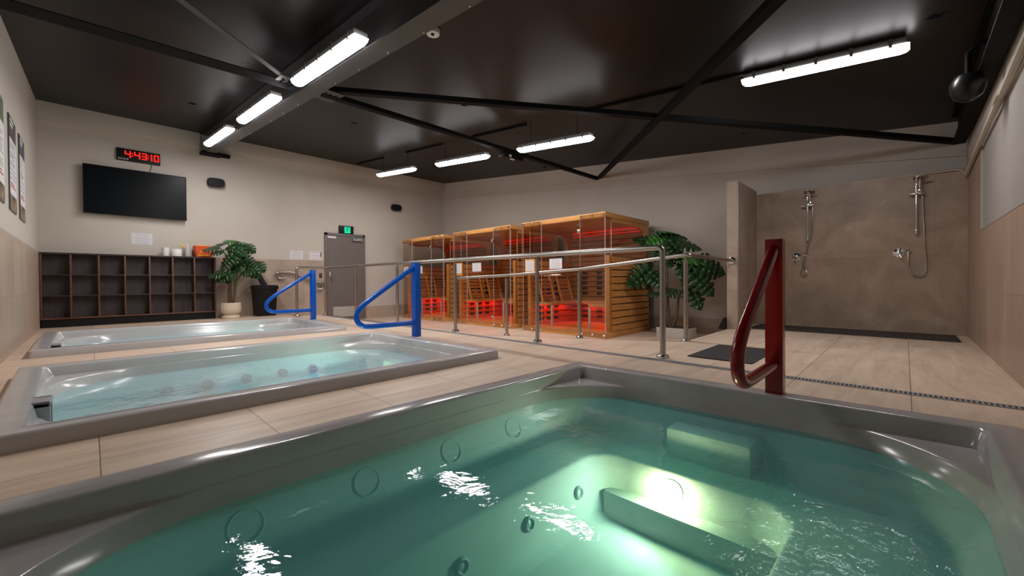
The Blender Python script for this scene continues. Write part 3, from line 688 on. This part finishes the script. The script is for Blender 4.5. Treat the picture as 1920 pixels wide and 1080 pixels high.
# ------------------------------------------------------------------ paper notices
def note(o, u, n, wd, hg, label, lines=6, group=None, frame=False, head=.12):
    """sheet of paper with printed lines; o = lower left corner, u along, n facing"""
    o, u, n = Vector(o), Vector(u).normalized(), Vector(n).normalized(); z = Vector((0, 0, 1))
    bm = NB(); bar(bm, o + z * hg / 2 + n * .0015, o + u * wd + z * hg / 2 + n * .0015, .003, hg, z)
    s = obj('paper_notice', bm, M['paper']); tag(s, label, 'notice', group)
    bm = NB(); rnd = random.Random(int(wd * 1000) + lines)
    for k in range(lines):
        zz = hg * (1 - head - (1 - 2 * head) * k / max(lines - 1, 1)); a = wd * (.5 - rnd.uniform(.28, .40)); b = wd - a
        bar(bm, o + u * a + z * zz + n * .0036, o + u * b + z * zz + n * .0036, .0012, hg * .018, z)
    obj('printed_lines', bm, M['ink'], s)
    if frame:
        bm = NB(); bar(bm, o - u * .03 + z * (hg / 2 - .01) - n * .0015, o + u * (wd + .03) + z * (hg / 2 - .01) - n * .0015, .002, hg + .08, z); obj('timber_board', bm, M['wood'], s)
    return s
xg = 5.946 - .0185
for y0, nm in ((3.575, 'sauna beside the plant'), (5.77, 'middle sauna'), (8.03, 'sauna in the room corner')):
    note((xg, y0 + 1.76, 1.12 - .205), (0, -1, 0), (-1, 0, 0), .20, .205, 'paper on a timber board on the left pane of the %s' % nm, 7, 'paper notices on the sauna glass', True)
    note((xg, y0 + 1.17, 1.13 - .19), (0, -1, 0), (-1, 0, 0), .29, .19, 'white sheet taped on the door glass of the %s' % nm, 5, 'paper notices on the sauna glass')
note((.55, YB, 1.475), (1, 0, 0), (0, -1, 0), .30, .215, 'laminated notice on the wall above the cubby shelf', 5)
note((3.30, YB, 1.285), (1, 0, 0), (0, -1, 0), .29, .205, 'notice with full text lines taped above the stair handrail', 6)
s = note((3.74, YB, 1.285), (1, 0, 0), (0, -1, 0), .28, .205, 'sketched sheet with a pen mark on the wall next to the door', 3)
bm = NB(); bar(bm, (3.995, YB - .012, 1.36), (4.012, YB - .012, 1.48), .012, .012); obj('pen', bm, M['black'], s)

# ------------------------------------------------------------------ posters on the left wall
def poster(y0, y1, z0, z1, label, top, seed):
    x = XL - .012; t = thing('wall_poster', label, 'poster', (x, (y0 + y1) / 2, z0), 'tall posters on the left wall')
    rnd = random.Random(seed); h = z1 - z0
    bm = NB(); box(bm, x, x + .012, y0, y1, z0, z1, .002); obj('board', bm, M['dgrey'], t)
    bm = NB(); box(bm, x + .012, x + .0135, y0 + .012, y1 - .012, z0 + .17 * h, z1 - .24 * h); obj('text_panel', bm, M['paper'], t)
    bm = NB(); box(bm, x + .012, x + .0135, y0 + .012, y1 - .012, z1 - .24 * h, z1 - .012); obj('header_picture', bm, top, t)
    bm = NB()
    for (a, b) in ((.30, .62), (.30, .48)): box(bm, x + .0135, x + .0145, y0 + .05, y0 + (y1 - y0) * b, z1 - h * (.06 + .05 * (b < .5)), z1 - h * (.035 + .05 * (b < .5)))
    obj('title', bm, M['paper'], t)
    bm = NB(); z = z1 - .29 * h
    while z > z0 + .33 * h:
        box(bm, x + .0135, x + .0145, y0 + .05, y0 + .05 + (y1 - y0 - .1) * rnd.uniform(.45, 1), z, z + .008); z -= rnd.choice((.026, .026, .05))
    obj('text_lines', bm, M['ink'], t)
    bm = NB()
    for k in (.25, .28): box(bm, x + .0135, x + .0145, y0 + .06, y1 - .1 - (.1 if k > .26 else 0), z0 + k * h, z0 + k * h + .016)
    obj('red_lines', bm, M['redink'], t)
    bm = NB(); box(bm, x + .012, x + .0135, y0 + .012, y1 - .012, z0 + .012, z0 + .17 * h); obj('footer_picture', bm, PIC, t)
PIC = noisy('poster_photo', (.05, .045, .04), (.36, .24, .15), (1, 1, 1), 9, .5)
PG = noisy('poster_green', (.02, .03, .02), (.10, .16, .05), (1, 1, 1), 5, .5)
PB = noisy('poster_brown', (.035, .025, .03), (.10, .07, .06), (1, 1, 1), 5, .5)
PT = noisy('poster_teal', (.03, .035, .04), (.10, .14, .17), (1, 1, 1), 5, .5)
poster(5.90, 6.46, 1.53, 2.56, 'tall poster with a green header picture on the side wall', PG, 1)
poster(6.87, 7.42, 1.53, 2.56, 'tall poster with a brown header picture, in the middle of the row', PB, 2)
poster(7.78, 8.32, 1.53, 2.57, 'tall poster with a slate blue header, beside the room corner', PT, 3)

# ------------------------------------------------------------------ back wall: clock, tv, speakers, exit sign, door
t = thing('wall_clock', 'black digital wall clock with red digits above the television', 'clock', (.67, YB, 3.13))
bm = NB(); box(bm, .365, .98, YB - .05, YB, 3.025, 3.245, .006); obj('case', bm, M['black'], t)
SEG = {'0': 'abcdef', '1': 'bc', '3': 'abgcd', '4': 'fgbc'}
def digit(bm, ch, x, z, wd, h, th, y):
    S = {'a': (0, wd, h - th, h), 'd': (0, wd, 0, th), 'g': (0, wd, h / 2 - th / 2, h / 2 + th / 2), 'f': (0, th, h / 2, h), 'e': (0, th, 0, h / 2), 'b': (wd - th, wd, h / 2, h), 'c': (wd - th, wd, 0, h / 2)}
    for k in SEG[ch]:
        a, b, c, d = S[k]; box(bm, x + a, x + b, y - .003, y, z + c, z + d)
bm = NB(); yf = YB - .05
for ch, x, wd in (('4', .475, .085), ('4', .605, .085), ('3', .71, .075), ('1', .82, .04), ('0', .885, .075)): digit(bm, ch, x, 3.085, wd, .125, .018, yf)
for x in (.575, .798):
    for z in (3.12, 3.165): box(bm, x, x + .016, yf - .003, yf, z, z + .016)
obj('digits', bm, M['digit'], t)
def text(name, s, size, loc, rot, ma, parent):
    cu = bpy.data.curves.new(name, 'FONT'); cu.body = s; cu.size = size; cu.extrude = .001
    o = bpy.data.objects.new(name + '_tmp', cu); col.objects.link(o); bpy.context.view_layer.update()
    me = bpy.data.meshes.new_from_object(o.evaluated_get(bpy.context.evaluated_depsgraph_get())); bpy.data.objects.remove(o); bpy.data.curves.remove(cu)
    me.materials.clear(); me.materials.append(ma); n = bpy.data.objects.new(name, me); col.objects.link(n); n.parent = parent; n.location = Vector(loc) - root_loc(parent); n.rotation_euler = rot
    return n
text('lettering', 'ROGUE', .042, (.385, yf - .002, 3.04), (R(90), 0, 0), M['paper'], t)
bm = NB(); tube(bm, smooth_path([(.845, YB - .02, 3.03), (.85, YB - .012, 2.97), (.835, YB - .012, 2.92), (.82, YB - .012, 2.84)]), .004, 6); obj('power_cord', bm, M['black'], t)
t = thing('television', 'large black flat television on the back wall under the red clock', 'television', (.66, YB, 2.42))
bm = NB(); box(bm, -.07, 1.365, YB - .12, YB - .075, 1.985, 2.855, .005); obj('case', bm, M['black'], t)
bm = NB(); box(bm, -.055, 1.35, YB - .1225, YB - .119, 2.0, 2.84); obj('screen', bm, M['tv'], t)
bm = NB(); box(bm, .4, .9, YB - .076, YB - .001, 2.2, 2.65); obj('wall_bracket', bm, M['black'], t)
for x, lb in ((1.86, 'black oval wall speaker beside the television'), (6.07, 'black oval wall speaker high up between exit sign and room corner')):
    z = 2.835; t = thing('wall_speaker', lb, 'speaker', (x, YB, z), 'oval speakers on the back wall'); bm = NB(); n = 28; rings = []
    for d, s in ((0, .8), (.03, .98), (.09, 1), (.12, .9)):
        rings.append([bm.verts.new((x + s * .155 * math.copysign(abs(math.cos(a)) ** .5, math.cos(a)), YB - .03 - d, z + s * .092 * math.copysign(abs(math.sin(a)) ** .7, math.sin(a)))) for a in [2 * math.pi * k / n for k in range(n)]])
    for A, B in zip(rings, rings[1:]):
        for k in range(n): bm.faces.new((A[k], A[(k + 1) % n], B[(k + 1) % n], B[k])).smooth = True
    bm.faces.new(rings[-1]); bm.faces.new(rings[0]); obj('case', bm, M['black'], t)
    bm = NB(); box(bm, x - .03, x + .03, YB - .035, YB, z - .04, z + .04); obj('bracket', bm, M['beamb'], t)
t = thing('exit_sign', 'illuminated green running person exit sign above the grey door', 'exit sign', (4.64, YB, 2.0))
bm = NB(); box(bm, 4.46, 4.83, YB - .06, YB, 1.985, 2.19, .006); obj('case', bm, M['black'], t)
y = YB - .062
bm = NB(); box(bm, 4.585, 4.745, y - .002, y, 2.005, 2.165); obj('lit_panel', bm, M['exitg'], t)
bm = NB(); y2 = y - .004                         # running figure and doorway cut dark into the panel
lathe(bm, (4.672, y2 + .002, 2.140), [(.013, 0), (.013, .002)], 12, (0, -1, 0))
for a, b, wd in (((4.668, 2.125), (4.655, 2.075), .022), ((4.655, 2.075), (4.685, 2.05), .014), ((4.685, 2.05), (4.672, 2.018), .013), ((4.655, 2.075), (4.632, 2.045), .014), ((4.632, 2.045), (4.607, 2.045), .012), ((4.668, 2.118), (4.70, 2.095), .011), ((4.664, 2.118), (4.625, 2.10), .011)):
    bar(bm, (a[0], y2, a[1]), (b[0], y2, b[1]), .002, wd, (0, 0, 1))
for a, b in (((4.595, 2.01), (4.595, 2.16)), ((4.72, 2.01), (4.72, 2.16)), ((4.595, 2.155), (4.72, 2.155))): bar(bm, (a[0], y2, a[1]), (b[0], y2, b[1]), .002, .009, (1, 0, .001) if a[0] == b[0] else (0, 0, 1))
obj('running_figure', bm, M['exitdk'], t)
bm = NB(); box(bm, 4.585, 4.60, YB - .064, YB - .055, 2.172, 2.18); obj('status_light', bm, M['led'], t)
# door
bm = NB(); box(bm, 4.10, 4.16, YB - .05, YB, ZL, 1.985, .003); box(bm, 5.09, 5.15, YB - .05, YB, ZL, 1.985, .003); box(bm, 4.10, 5.15, YB - .05, YB, 1.92, 1.985, .003)
d1 = struct('door_1', bm, M['door']); d1['kind'] = 'structure'
bm = NB(); box(bm, 4.16, 5.09, YB - .035, YB, ZL + .01, 1.92); obj('door_leaf', bm, M['door'], d1)
bm = NB(); box(bm, 4.28, 4.88, YB - .042, YB - .034, -.17, .10, .003)
obj('louvre_frame', bm, M['panel'], d1)
bm = NB()
for k in range(9): bar(bm, (4.30, YB - .046, -.145 + .027 * k), (4.86, YB - .046, -.145 + .027 * k), .012, .016, (0, .5, 1))
obj('louvre_slats', bm, M['pipe'], d1)
bm = NB(); box(bm, 4.20, 4.27, YB - .042, YB - .034, .68, .98, .003); tube(bm, fillet([(4.235, YB - .04, .75), (4.235, YB - .085, .75), (4.235, YB - .085, .90), (4.235, YB - .04, .90)], .02), .010, 8); obj('door_handle', bm, M['steel'], d1)
bm = NB(); box(bm, 4.80, 5.06, YB - .10, YB - .035, 1.81, 1.88, .004); bar(bm, (4.93, YB - .07, 1.87), (4.75, YB - .20, 1.90), .02, .012); obj('door_closer', bm, M['grey'], d1)
bm = NB(); box(bm, 4.17, 4.38, YB - .04, YB - .03, 1.85, 1.90); obj('door_plate', bm, M['white'], d1)
bm = NB(); box(bm, 3.96, 4.03, YB - .022, YB - .012, .84, .96, .003); ls = obj('light_switch', bm, M['beam']); tag(ls, 'small dark switch plate on the tiles beside the door', 'switch')
bm = NB(); box(bm, 3.98, 4.01, YB - .027, YB - .021, .88, .92, .002); obj('button', bm, M['dgrey'], ls)

# ------------------------------------------------------------------ cubby shelf and what stands on it
x0, x1, yf, yb_, z0, z1 = -.575, 1.80, 10.2, 10.498, .005, 1.258
t = thing('cubby_shelf', 'long dark wooden cubby shelf with three rows of seven openings', 'shelf', ((x0 + x1) / 2, 10.35, 0))
bm = NB(); box(bm, x0 + .01, x1 - .01, yf + .02, yb_, z0, .135); obj('plinth', bm, M['black'], t)
bm = NB(); box(bm, x0, x1, yf, yb_, 1.228, z1, .002); obj('top', bm, M['cab'], t)
bm = NB(); box(bm, x0, x1, yf, yb_, .135, .16, .002); obj('bottom_board', bm, M['cabedge'], t)
bm = NB(); box(bm, x0 + .02, x1 - .02, yb_ - .02, yb_ - .002, .14, 1.24); obj('back_panel', bm, M['cabback'], t)
for k in range(8):
    x = x0 + (x1 - x0 - .024) * k / 7; bm = NB(); box(bm, x, x + .024, yf + .003, yb_ - .015, .16, 1.23, .002)
    for f in bm.faces:
        if f.normal.x > .9 or f.normal.x < -.9: f.material_index = 0
    obj('side_panel' if k in (0, 7) else 'divider', bm, M['cabedge'], t)
for z in (.52, .875):
    bm = NB(); box(bm, x0 + .01, x1 - .01, yf + .006, yb_ - .01, z, z + .018, .002); obj('shelf_board', bm, M['cab'], t)
zt = z1
def cx(u): return (u - 74) / (405 - 74) * (1.805 + .57) - .57
x = cx(296); t = thing('paper_cup_stack', 'white tapered cups stacked on the cubby shelf, beside the wide roll', 'cups', (x, 10.3, zt))
bm = NB(); lathe(bm, (x, 10.3, zt), [(.052, 0), (.060, .16), (.053, .16), (.048, .03)], 20); obj('cup', bm, M['white'], t)
bm = NB(); lathe(bm, (x, 10.3, zt + .155), [(.062, 0), (.062, .010), (.054, .010)], 20); obj('rim', bm, M['white'], t)
x = cx(319); t = thing('paper_roll', 'short wide white paper roll on the cubby shelf', 'paper roll', (x, 10.3, zt))
bm = NB(); lathe(bm, (x, 10.3, zt), [(.084, 0), (.086, .01), (.086, .135), (.08, .142), (.022, .142), (.022, .06)], 28); obj('roll', bm, M['white'], t)
x = cx(334.5); t = thing('spray_bottle', 'clear spray bottle with a yellow trigger head on the shelf', 'spray bottle', (x, 10.36, zt))
bm = NB(); lathe(bm, (x, 10.36, zt), [(.034, 0), (.036, .01), (.036, .13), (.015, .17), (.013, .19)], 20); obj('bottle', bm, M['clear'], t)
bm = NB(); box(bm, x - .016, x + .014, 10.345, 10.375, zt + .185, zt + .235, .006); box(bm, x - .03, x - .012, 10.355, 10.365, zt + .20, zt + .25, .004); obj('trigger_head', bm, M['yellow'], t)
x = cx(342.5); t = thing('pump_bottle', 'white translucent pump bottle standing next to the orange tub', 'bottle', (x, 10.29, zt))
bm = NB(); lathe(bm, (x, 10.29, zt), [(.038, 0), (.040, .01), (.040, .155), (.018, .175), (.016, .19)], 20); obj('bottle', bm, mat('milky_plastic', (.50, .50, .52), .35), t)
bm = NB(); lathe(bm, (x, 10.29, zt + .19), [(.016, 0), (.016, .025), (.006, .03), (.006, .055)], 12); box(bm, x - .03, x + .012, 10.282, 10.298, zt + .235, zt + .25, .003); obj('pump', bm, M['white'], t)
xa_, xb_ = cx(356), cx(401); xm = (xa_ + xb_) / 2
t = thing('plastic_tub', 'bright orange plastic tub with a yellow rim on the shelf', 'tub', (xm, 10.33, zt))
bm = NB(); rings = []
for s, z in ((.80, 0), (.83, .01), (.97, .20), (1.0, .205), (1.0, .222), (.93, .222), (.8, .03)):
    hw, hd = (xb_ - xa_) / 2 * s, .11 * s; rings.append([bm.verts.new((xm + a * hw, 10.33 + b * hd, zt + z)) for a, b in ((-1, -.8), (-.93, -1), (.93, -1), (1, -.8), (1, .8), (.93, 1), (-.93, 1), (-1, .8))])
for A, B in zip(rings, rings[1:]):
    for k in range(8): bm.faces.new((A[k], A[(k + 1) % 8], B[(k + 1) % 8], B[k]))
bm.faces.new(rings[0]); bm.faces.new(rings[-1]); obj('tub', bm, M['orange'], t)
bm = NB(); box(bm, xm - .12, xm + .05, 10.25, 10.40, zt + .215, zt + .24, .008); obj('yellow_insert', bm, M['yellow'], t)
bm = NB()
for k in range(9): box(bm, xm - .09 + .02 * k, xm - .078 + .02 * k, 10.228, 10.236, zt + .02, zt + .045)
for k in range(3): box(bm, xm - .07, xm - .045 + .01 * k, 10.226, 10.232, zt + .07 + .022 * k, zt + .08 + .022 * k)
obj('vent_slots', bm, M['yellow'], t)

# ------------------------------------------------------------------ bin
t = thing('swing_bin', 'tall black waste bin between the cream plant pot and stairs', 'bin', (2.68, 10.2, 0))
def taper(bm, cx_, cy_, prof):
    rs = []
    for hw, hd, z in prof:
        rs.append([bm.verts.new((cx_ + a * hw, cy_ + b * hd, z)) for a, b in ((-1, -.85), (-.85, -1), (.85, -1), (1, -.85), (1, .85), (.85, 1), (-.85, 1), (-1, .85))])
    for A, B in zip(rs, rs[1:]):
        for k in range(8): bm.faces.new((A[k], A[(k + 1) % 8], B[(k + 1) % 8], B[k]))
    bm.faces.new(rs[0][::-1]); bm.faces.new(rs[-1])
bm = NB(); taper(bm, 2.68, 10.2, [(.18, .14, 0), (.185, .145, .02), (.215, .17, .60)]); obj('body', bm, M['black'], t)
bm = NB(); taper(bm, 2.68, 10.2, [(.232, .185, .585), (.235, .188, .60), (.232, .185, .66), (.20, .16, .675)]); obj('rim_lid', bm, M['black'], t)
bm = NB(); bar(bm, (2.68, 10.2, .66), (2.58, 10.26, .90), .03, .11, (1, 0, 0), .006); obj('swing_flap', bm, M['black'], t)

# ------------------------------------------------------------------ monstera plants
def leaf(bm, base, d, nrm, L_, W_, droop=.35, lobes=6, mi=0):
    """split heart shaped leaf from base along d, facing nrm"""
    base, d = Vector(base), Vector(d).normalized(); s = d.cross(Vector(nrm)).normalized(); n = s.cross(d)
    def pt(t, r, sgn):
        hw = W_ / 2 * (math.sin(math.pi * min(max(t, 0), 1) ** .62) ** .75 if 0 < t < 1 else 0)
        tt = t + .16 * r * (t - .25)
        p = base + d * (tt * L_) + s * (sgn * hw * r) + n * (-droop * L_ * (tt * tt) * .55 - droop * hw * r * r * .7)
        return p - d * (.16 * L_ * r * (1 - t) ** 3)
    for sgn in (-1, 1):
        for k in range(lobes):
            t0, t1 = .0 + k / lobes, (k + 1) / lobes
            if k == 0: t0 = .015
            g = .0 if k in (0, lobes - 1) else .34
            cols = []
            for r, gg in ((0, 0), (.40, 0), (.60, g * .7), (.84, g), (1.0, g * 1.9)):
                a, b = t0 + (t1 - t0) * gg * .5, t1 - (t1 - t0) * gg * .5
                cols.append((bm.verts.new(pt(a, r, sgn)), bm.verts.new(pt(b, r, sgn))))
            for (a0, b0), (a1, b1) in zip(cols, cols[1:]):
                try:
                    f = bm.faces.new((a0, b0, b1, a1)); f.smooth = True; f.material_index = mi
                except ValueError: pass
def plant(t, trunks, crown, leaves):
    """leaves: (tip-centre position, direction, facing, length, bright)"""
    for tr in trunks:
        bm = NB(); P = smooth_path(tr, 4); tube(bm, P, .02, 10, radii=[.026 - .010 * i / len(P) for i in range(len(P))]); obj('trunk', bm, M['trunk'], t)
    fol, st = NB(), NB()
    for c, d, n, L_, br, k in leaves:
        c, d, n = Vector(c), Vector(d).normalized(), Vector(n).normalized(); d = (d - n * d.dot(n)).normalized()
        b = c - d * L_ * .45; leaf(fol, b, d, n, L_ * LS, L_ * LS * 1.05, random.uniform(.2, .45), 5, 1 if br else 0)
        o = Vector(crown[k]); mid = o.lerp(b, .55) + Vector((0, 0, .12 * (b - o).length)); tube(st, smooth_path([o, mid, b], 5), .007, 6)
    f = obj('foliage', fol, [M['leaf'], M['leafl']], t)
    md = f.modifiers.new('thickness', 'SOLIDIFY'); md.thickness = .0015
    obj('leaf_stems', st, M['stem'], t)
def onplane(ax, c, u, v):
    d = fw + rt * ((u - 960) / F_PX) - up * ((v - V0) / F_PX); k = (c - (0, 0, H)[ax]) / d[ax]; return Vector((0, 0, H)) + d * k
# plant by the largest sauna (on the lower floor)
t = thing('potted_monstera', 'tall monstera in a white trough between the sauna and shower partition', 'plant', (6.9, 2.85, ZL))
bm = NB(); box(bm, 6.72, 7.08, 2.52, 3.06, ZL, ZL + .17, .01); obj('planter', bm, M['pale'], t)
bm = NB(); box(bm, 6.735, 7.065, 2.535, 3.045, ZL + .16, ZL + .174); obj('soil', bm, M['soil'], t)
P7 = lambda u, v, x=6.9: onplane(0, x, u, v)
tr1 = [P7(1257, 622), P7(1253, 580), P7(1252, 545), P7(1250, 500)]; tr2 = [P7(1262, 621), P7(1269, 590), P7(1272, 560), P7(1276, 530)]
tr1[0].z = tr2[0].z = ZL + .16
LS = 1.12
U, FWD = Vector((0, 0, 1)), Vector((-.72, -.69, 0)); RT = Vector((.69, -.72, 0))
lv = []
def lf(u, v, x, ang, tilt, L_, br=0, k=0):
    """ang: pointing direction in the picture plane (deg, 0 right, 90 up); tilt: 0 faces the viewer, 1 faces up"""
    d = RT * math.cos(R(ang)) + U * math.sin(R(ang)); n = FWD * (1 - tilt) + U * tilt
    lv.append((P7(u, v, x), d, n, L_, br, k))
lf(1246, 432, 6.9, 5, .88, .34, 1); lf(1236, 447, 6.8, 200, .45, .30, 1); lf(1266, 442, 6.95, 10, .5, .32); lf(1287, 457, 6.9, -35, .55, .34)
lf(1264, 463, 6.8, -60, .3, .32); lf(1232, 477, 6.8, -120, .3, .20); lf(1208, 449, 6.9, 160, .5, .28); lf(1216, 459, 6.8, 190, .5, .26)
lf(1206, 517, 6.7, 215, .2, .42, 0); lf(1230, 522, 6.7, -50, .4, .30); lf(1229, 550, 6.75, 190, .8, .26); lf(1262, 546, 6.9, 20, .6, .28)
lf(1330, 500, 6.9, -20, .15, .40, 0, 1); lf(1318, 526, 6.85, -50, .2, .40, 0, 1); lf(1302, 552, 6.85, -65, .15, .36, 0, 1); lf(1303, 484, 6.9, 10, .75, .42, 1, 1)
lf(1292, 510, 6.95, -70, .3, .36, 0, 1); lf(1282, 478, 6.95, 150, .6, .34, 0, 1); lf(1310, 505, 7.0, -10, .3, .36, 0, 1); lf(1258, 480, 6.95, -100, .4, .28)
plant(t, [tr1, tr2], [tr1[-1], tr2[-1]], lv)
bm = NB()
for a in range(3): tube(bm, smooth_path([tr2[-1] + Vector((0, .01 * a, -.12)), tr2[-1] + Vector((.02, -.03 - .02 * a, .1)), P7(1288 + 8 * a, 500 - 6 * a)], 5), .018, 8)
tube(bm, smooth_path([P7(1250, 520), P7(1249, 470), P7(1247, 434)], 5), .012, 8); obj('thick_stem', bm, M['stem'], t)
# plant by the cubby shelf
t = thing('potted_monstera', 'bushy monstera in a cream footed pot beside the cubby shelf', 'plant', (2.01, 10.0, 0))
bm = NB(); lathe(bm, (2.01, 10.0, 0), [(.145, 0), (.16, .01), (.155, .055), (.125, .075), (.11, .085), (.15, .105), (.178, .15), (.182, .22), (.174, .318), (.164, .322), (.16, .28)], 36); obj('pot', bm, M['cream'], t)
bm = NB(); lathe(bm, (2.01, 10.0, .27), [(.162, 0), (.150, .012)], 28); obj('soil', bm, M['soil'], t)
P10 = lambda u, v, y=10.0: onplane(1, y, u, v)
tr = [[P10(430, 568), P10(429, 545), P10(431, 510)], [P10(433, 568), P10(433, 540), P10(434, 505)], [P10(437, 568), P10(441, 545), P10(444, 520)]]
for q in tr: q[0].z = .27
P7 = P10; lv = []; LS = .92
lf(441, 450, 10, 0, .8, .36, 1); lf(453, 460, 9.95, -30, .6, .34); lf(464, 464, 10, -35, .5, .34); lf(434, 462, 9.9, 200, .4, .30); lf(417, 455, 10, 190, .7, .26)
lf(396, 464, 9.95, 195, .6, .34); lf(407, 471, 9.85, 180, .6, .28); lf(438, 478, 9.8, -90, .2, .36); lf(451, 481, 9.85, -60, .3, .36); lf(424, 490, 9.8, 230, .25, .34)
lf(444, 496, 9.9, -70, .4, .34); lf(462, 490, 9.95, -30, .4, .36); lf(484, 499, 9.95, -45, .5, .36); lf(475, 508, 9.85, -50, .35, .38); lf(464, 509, 9.8, 195, .4, .3)
lf(405, 513, 9.85, 200, .5, .32); lf(416, 518, 9.8, 220, .45, .32); lf(427, 517, 9.9, -80, .4, .3); lf(448, 470, 9.75, -40, .4, .3)
plant(t, tr, [tr[1][-1]], lv)
bm = NB()
for a, b in ((437, 500), (445, 508), (451, 515)): tube(bm, smooth_path([P10(438, 548), P10((438 + a) / 2 + 2, 525), P10(a, b)], 5), .014, 8)
obj('thick_stem', bm, M['stem'], t)
# grey pipe and white plinth behind the largest sauna
bm = NB(); box(bm, 7.70, 7.80, 3.36, 3.44, ZL, 1.35, .01); tag(obj('downpipe_cover', bm, M['grey']), 'grey pipe cover standing on the wall behind the tall plant', 'pipe')
bm = NB(); box(bm, 7.5, 7.76, 3.15, 3.52, ZL, ZL + .045, .006); tag(obj('floor_tray', bm, M['pale']), 'low white tray on the floor at the back sauna corner', 'tray')
bm = NB(); bar(bm, (6.40, 1.93, .08), (6.40, 1.885, .08), .03, .16, (0, 0, 1), .008)
bm.free(); bm = NB()
v = [bm.verts.new(p) for p in ((6.38, 1.99, 0), (6.38, 1.88, 0), (6.38, 1.88, .17), (6.38, 1.915, .17), (6.44, 1.99, 0), (6.44, 1.88, 0), (6.44, 1.88, .17), (6.44, 1.915, .17))]
for f in ((0, 1, 2, 3), (7, 6, 5, 4), (0, 4, 5, 1), (1, 5, 6, 2), (2, 6, 7, 3), (3, 7, 4, 0)): bm.faces.new([v[i] for i in f])
bmesh.ops.translate(bm, vec=(0, -.02, -.0), verts=bm.verts); bmesh.ops.bevel(bm, geom=bm.edges[:], offset=.006, segments=2, affect='EDGES')
tag(obj('door_wedge', bm, M['black']), 'small black wedge leaning at the foot of the tiled partition', 'wedge')

# ------------------------------------------------------------------ showers
def shower(y, label, tw, hose):
    """slide rail with hand shower, hose and mixer on the shower wall"""
    X = XSH; t = thing('rail_shower', label, 'shower', (X, y, 1.05), 'rail showers on the tiled wall')
    bm = NB(); tube(bm, [(X - .06, y, 1.30), (X - .06, y, 1.93)], .011, 12); rl = obj('slide_rail', bm, M['chrome'], t)
    for z in (1.32, 1.91):
        bm = NB(); tube(bm, [(X - .06, y, z), (X, y, z)], .011, 10); lathe(bm, (X - .06, y, z), [(.016, -.03), (.018, 0), (.016, .03)], 12); obj('rail_bracket', bm, M['chrome'], rl)
    bm = NB(); box(bm, X - .10, X - .045, y - .07, y + .07, 1.80, 1.82, .008); box(bm, X - .11, X - .05, y - .045, y - .015, 1.79, 1.87, .008); obj('soap_shelf', bm, M['chrome'], t)
    bm = NB(); tube(bm, [(X - .09, y - .03, 1.82), (X - .10, y - .03, 1.93), (X - .14, y - .03, 1.985)], .013, 12)
    lathe(bm, (X - .155, y - .035, 1.99), [(.02, .025), (.07, .008), (.075, 0), (.07, -.008)], 28, (.35, 0, 1)); obj('shower_head', bm, M['chrome'], t)
    ym = tw
    bm = NB(); lathe(bm, (X, ym, 1.06), [(.058, 0), (.058, .008), (.03, .014), (.026, .05), (.018, .056)], 28, (-1, 0, 0)); tube(bm, [(X - .045, ym, 1.06), (X - .08, ym - .03 * (1 if ym < .5 else -.4), .99)], .009, 10, radii=[.013, .008]); obj('mixer', bm, M['chrome'], t)
    bm = NB(); lathe(bm, (X, hose[0][0], hose[0][1]), [(.028, 0), (.028, .01), (.018, .016), (.018, .04)], 20, (-1, 0, 0)); obj('hose_outlet', bm, M['chrome'], t)
    bm = NB(); tube(bm, smooth_path([(X - .035 - .012 * (i % 2), a, b) for i, (a, b) in enumerate(hose)], 6), .0075, 8); obj('hose', bm, M['steel'], t)
shower(-.11, 'chrome rail shower with its hose hanging in one wide loop', .055, [(-.035, 1.07), (-.035, .95), (-.04, .86), (-.08, .77), (-.125, .745), (-.19, .80), (-.20, .95), (-.185, 1.2), (-.175, 1.5), (-.165, 1.75), (-.15, 1.84)])
shower(1.04, 'chrome rail shower beside the partition, hose twisted into a small loop', 1.185, [(1.075, 1.075), (1.085, .98), (1.105, .90), (1.125, .83), (1.10, .77), (1.06, .80), (1.07, .88), (1.10, .97), (1.07, 1.09), (1.03, 1.25), (1.0, 1.4), (.985, 1.6), (.985, 1.84)])
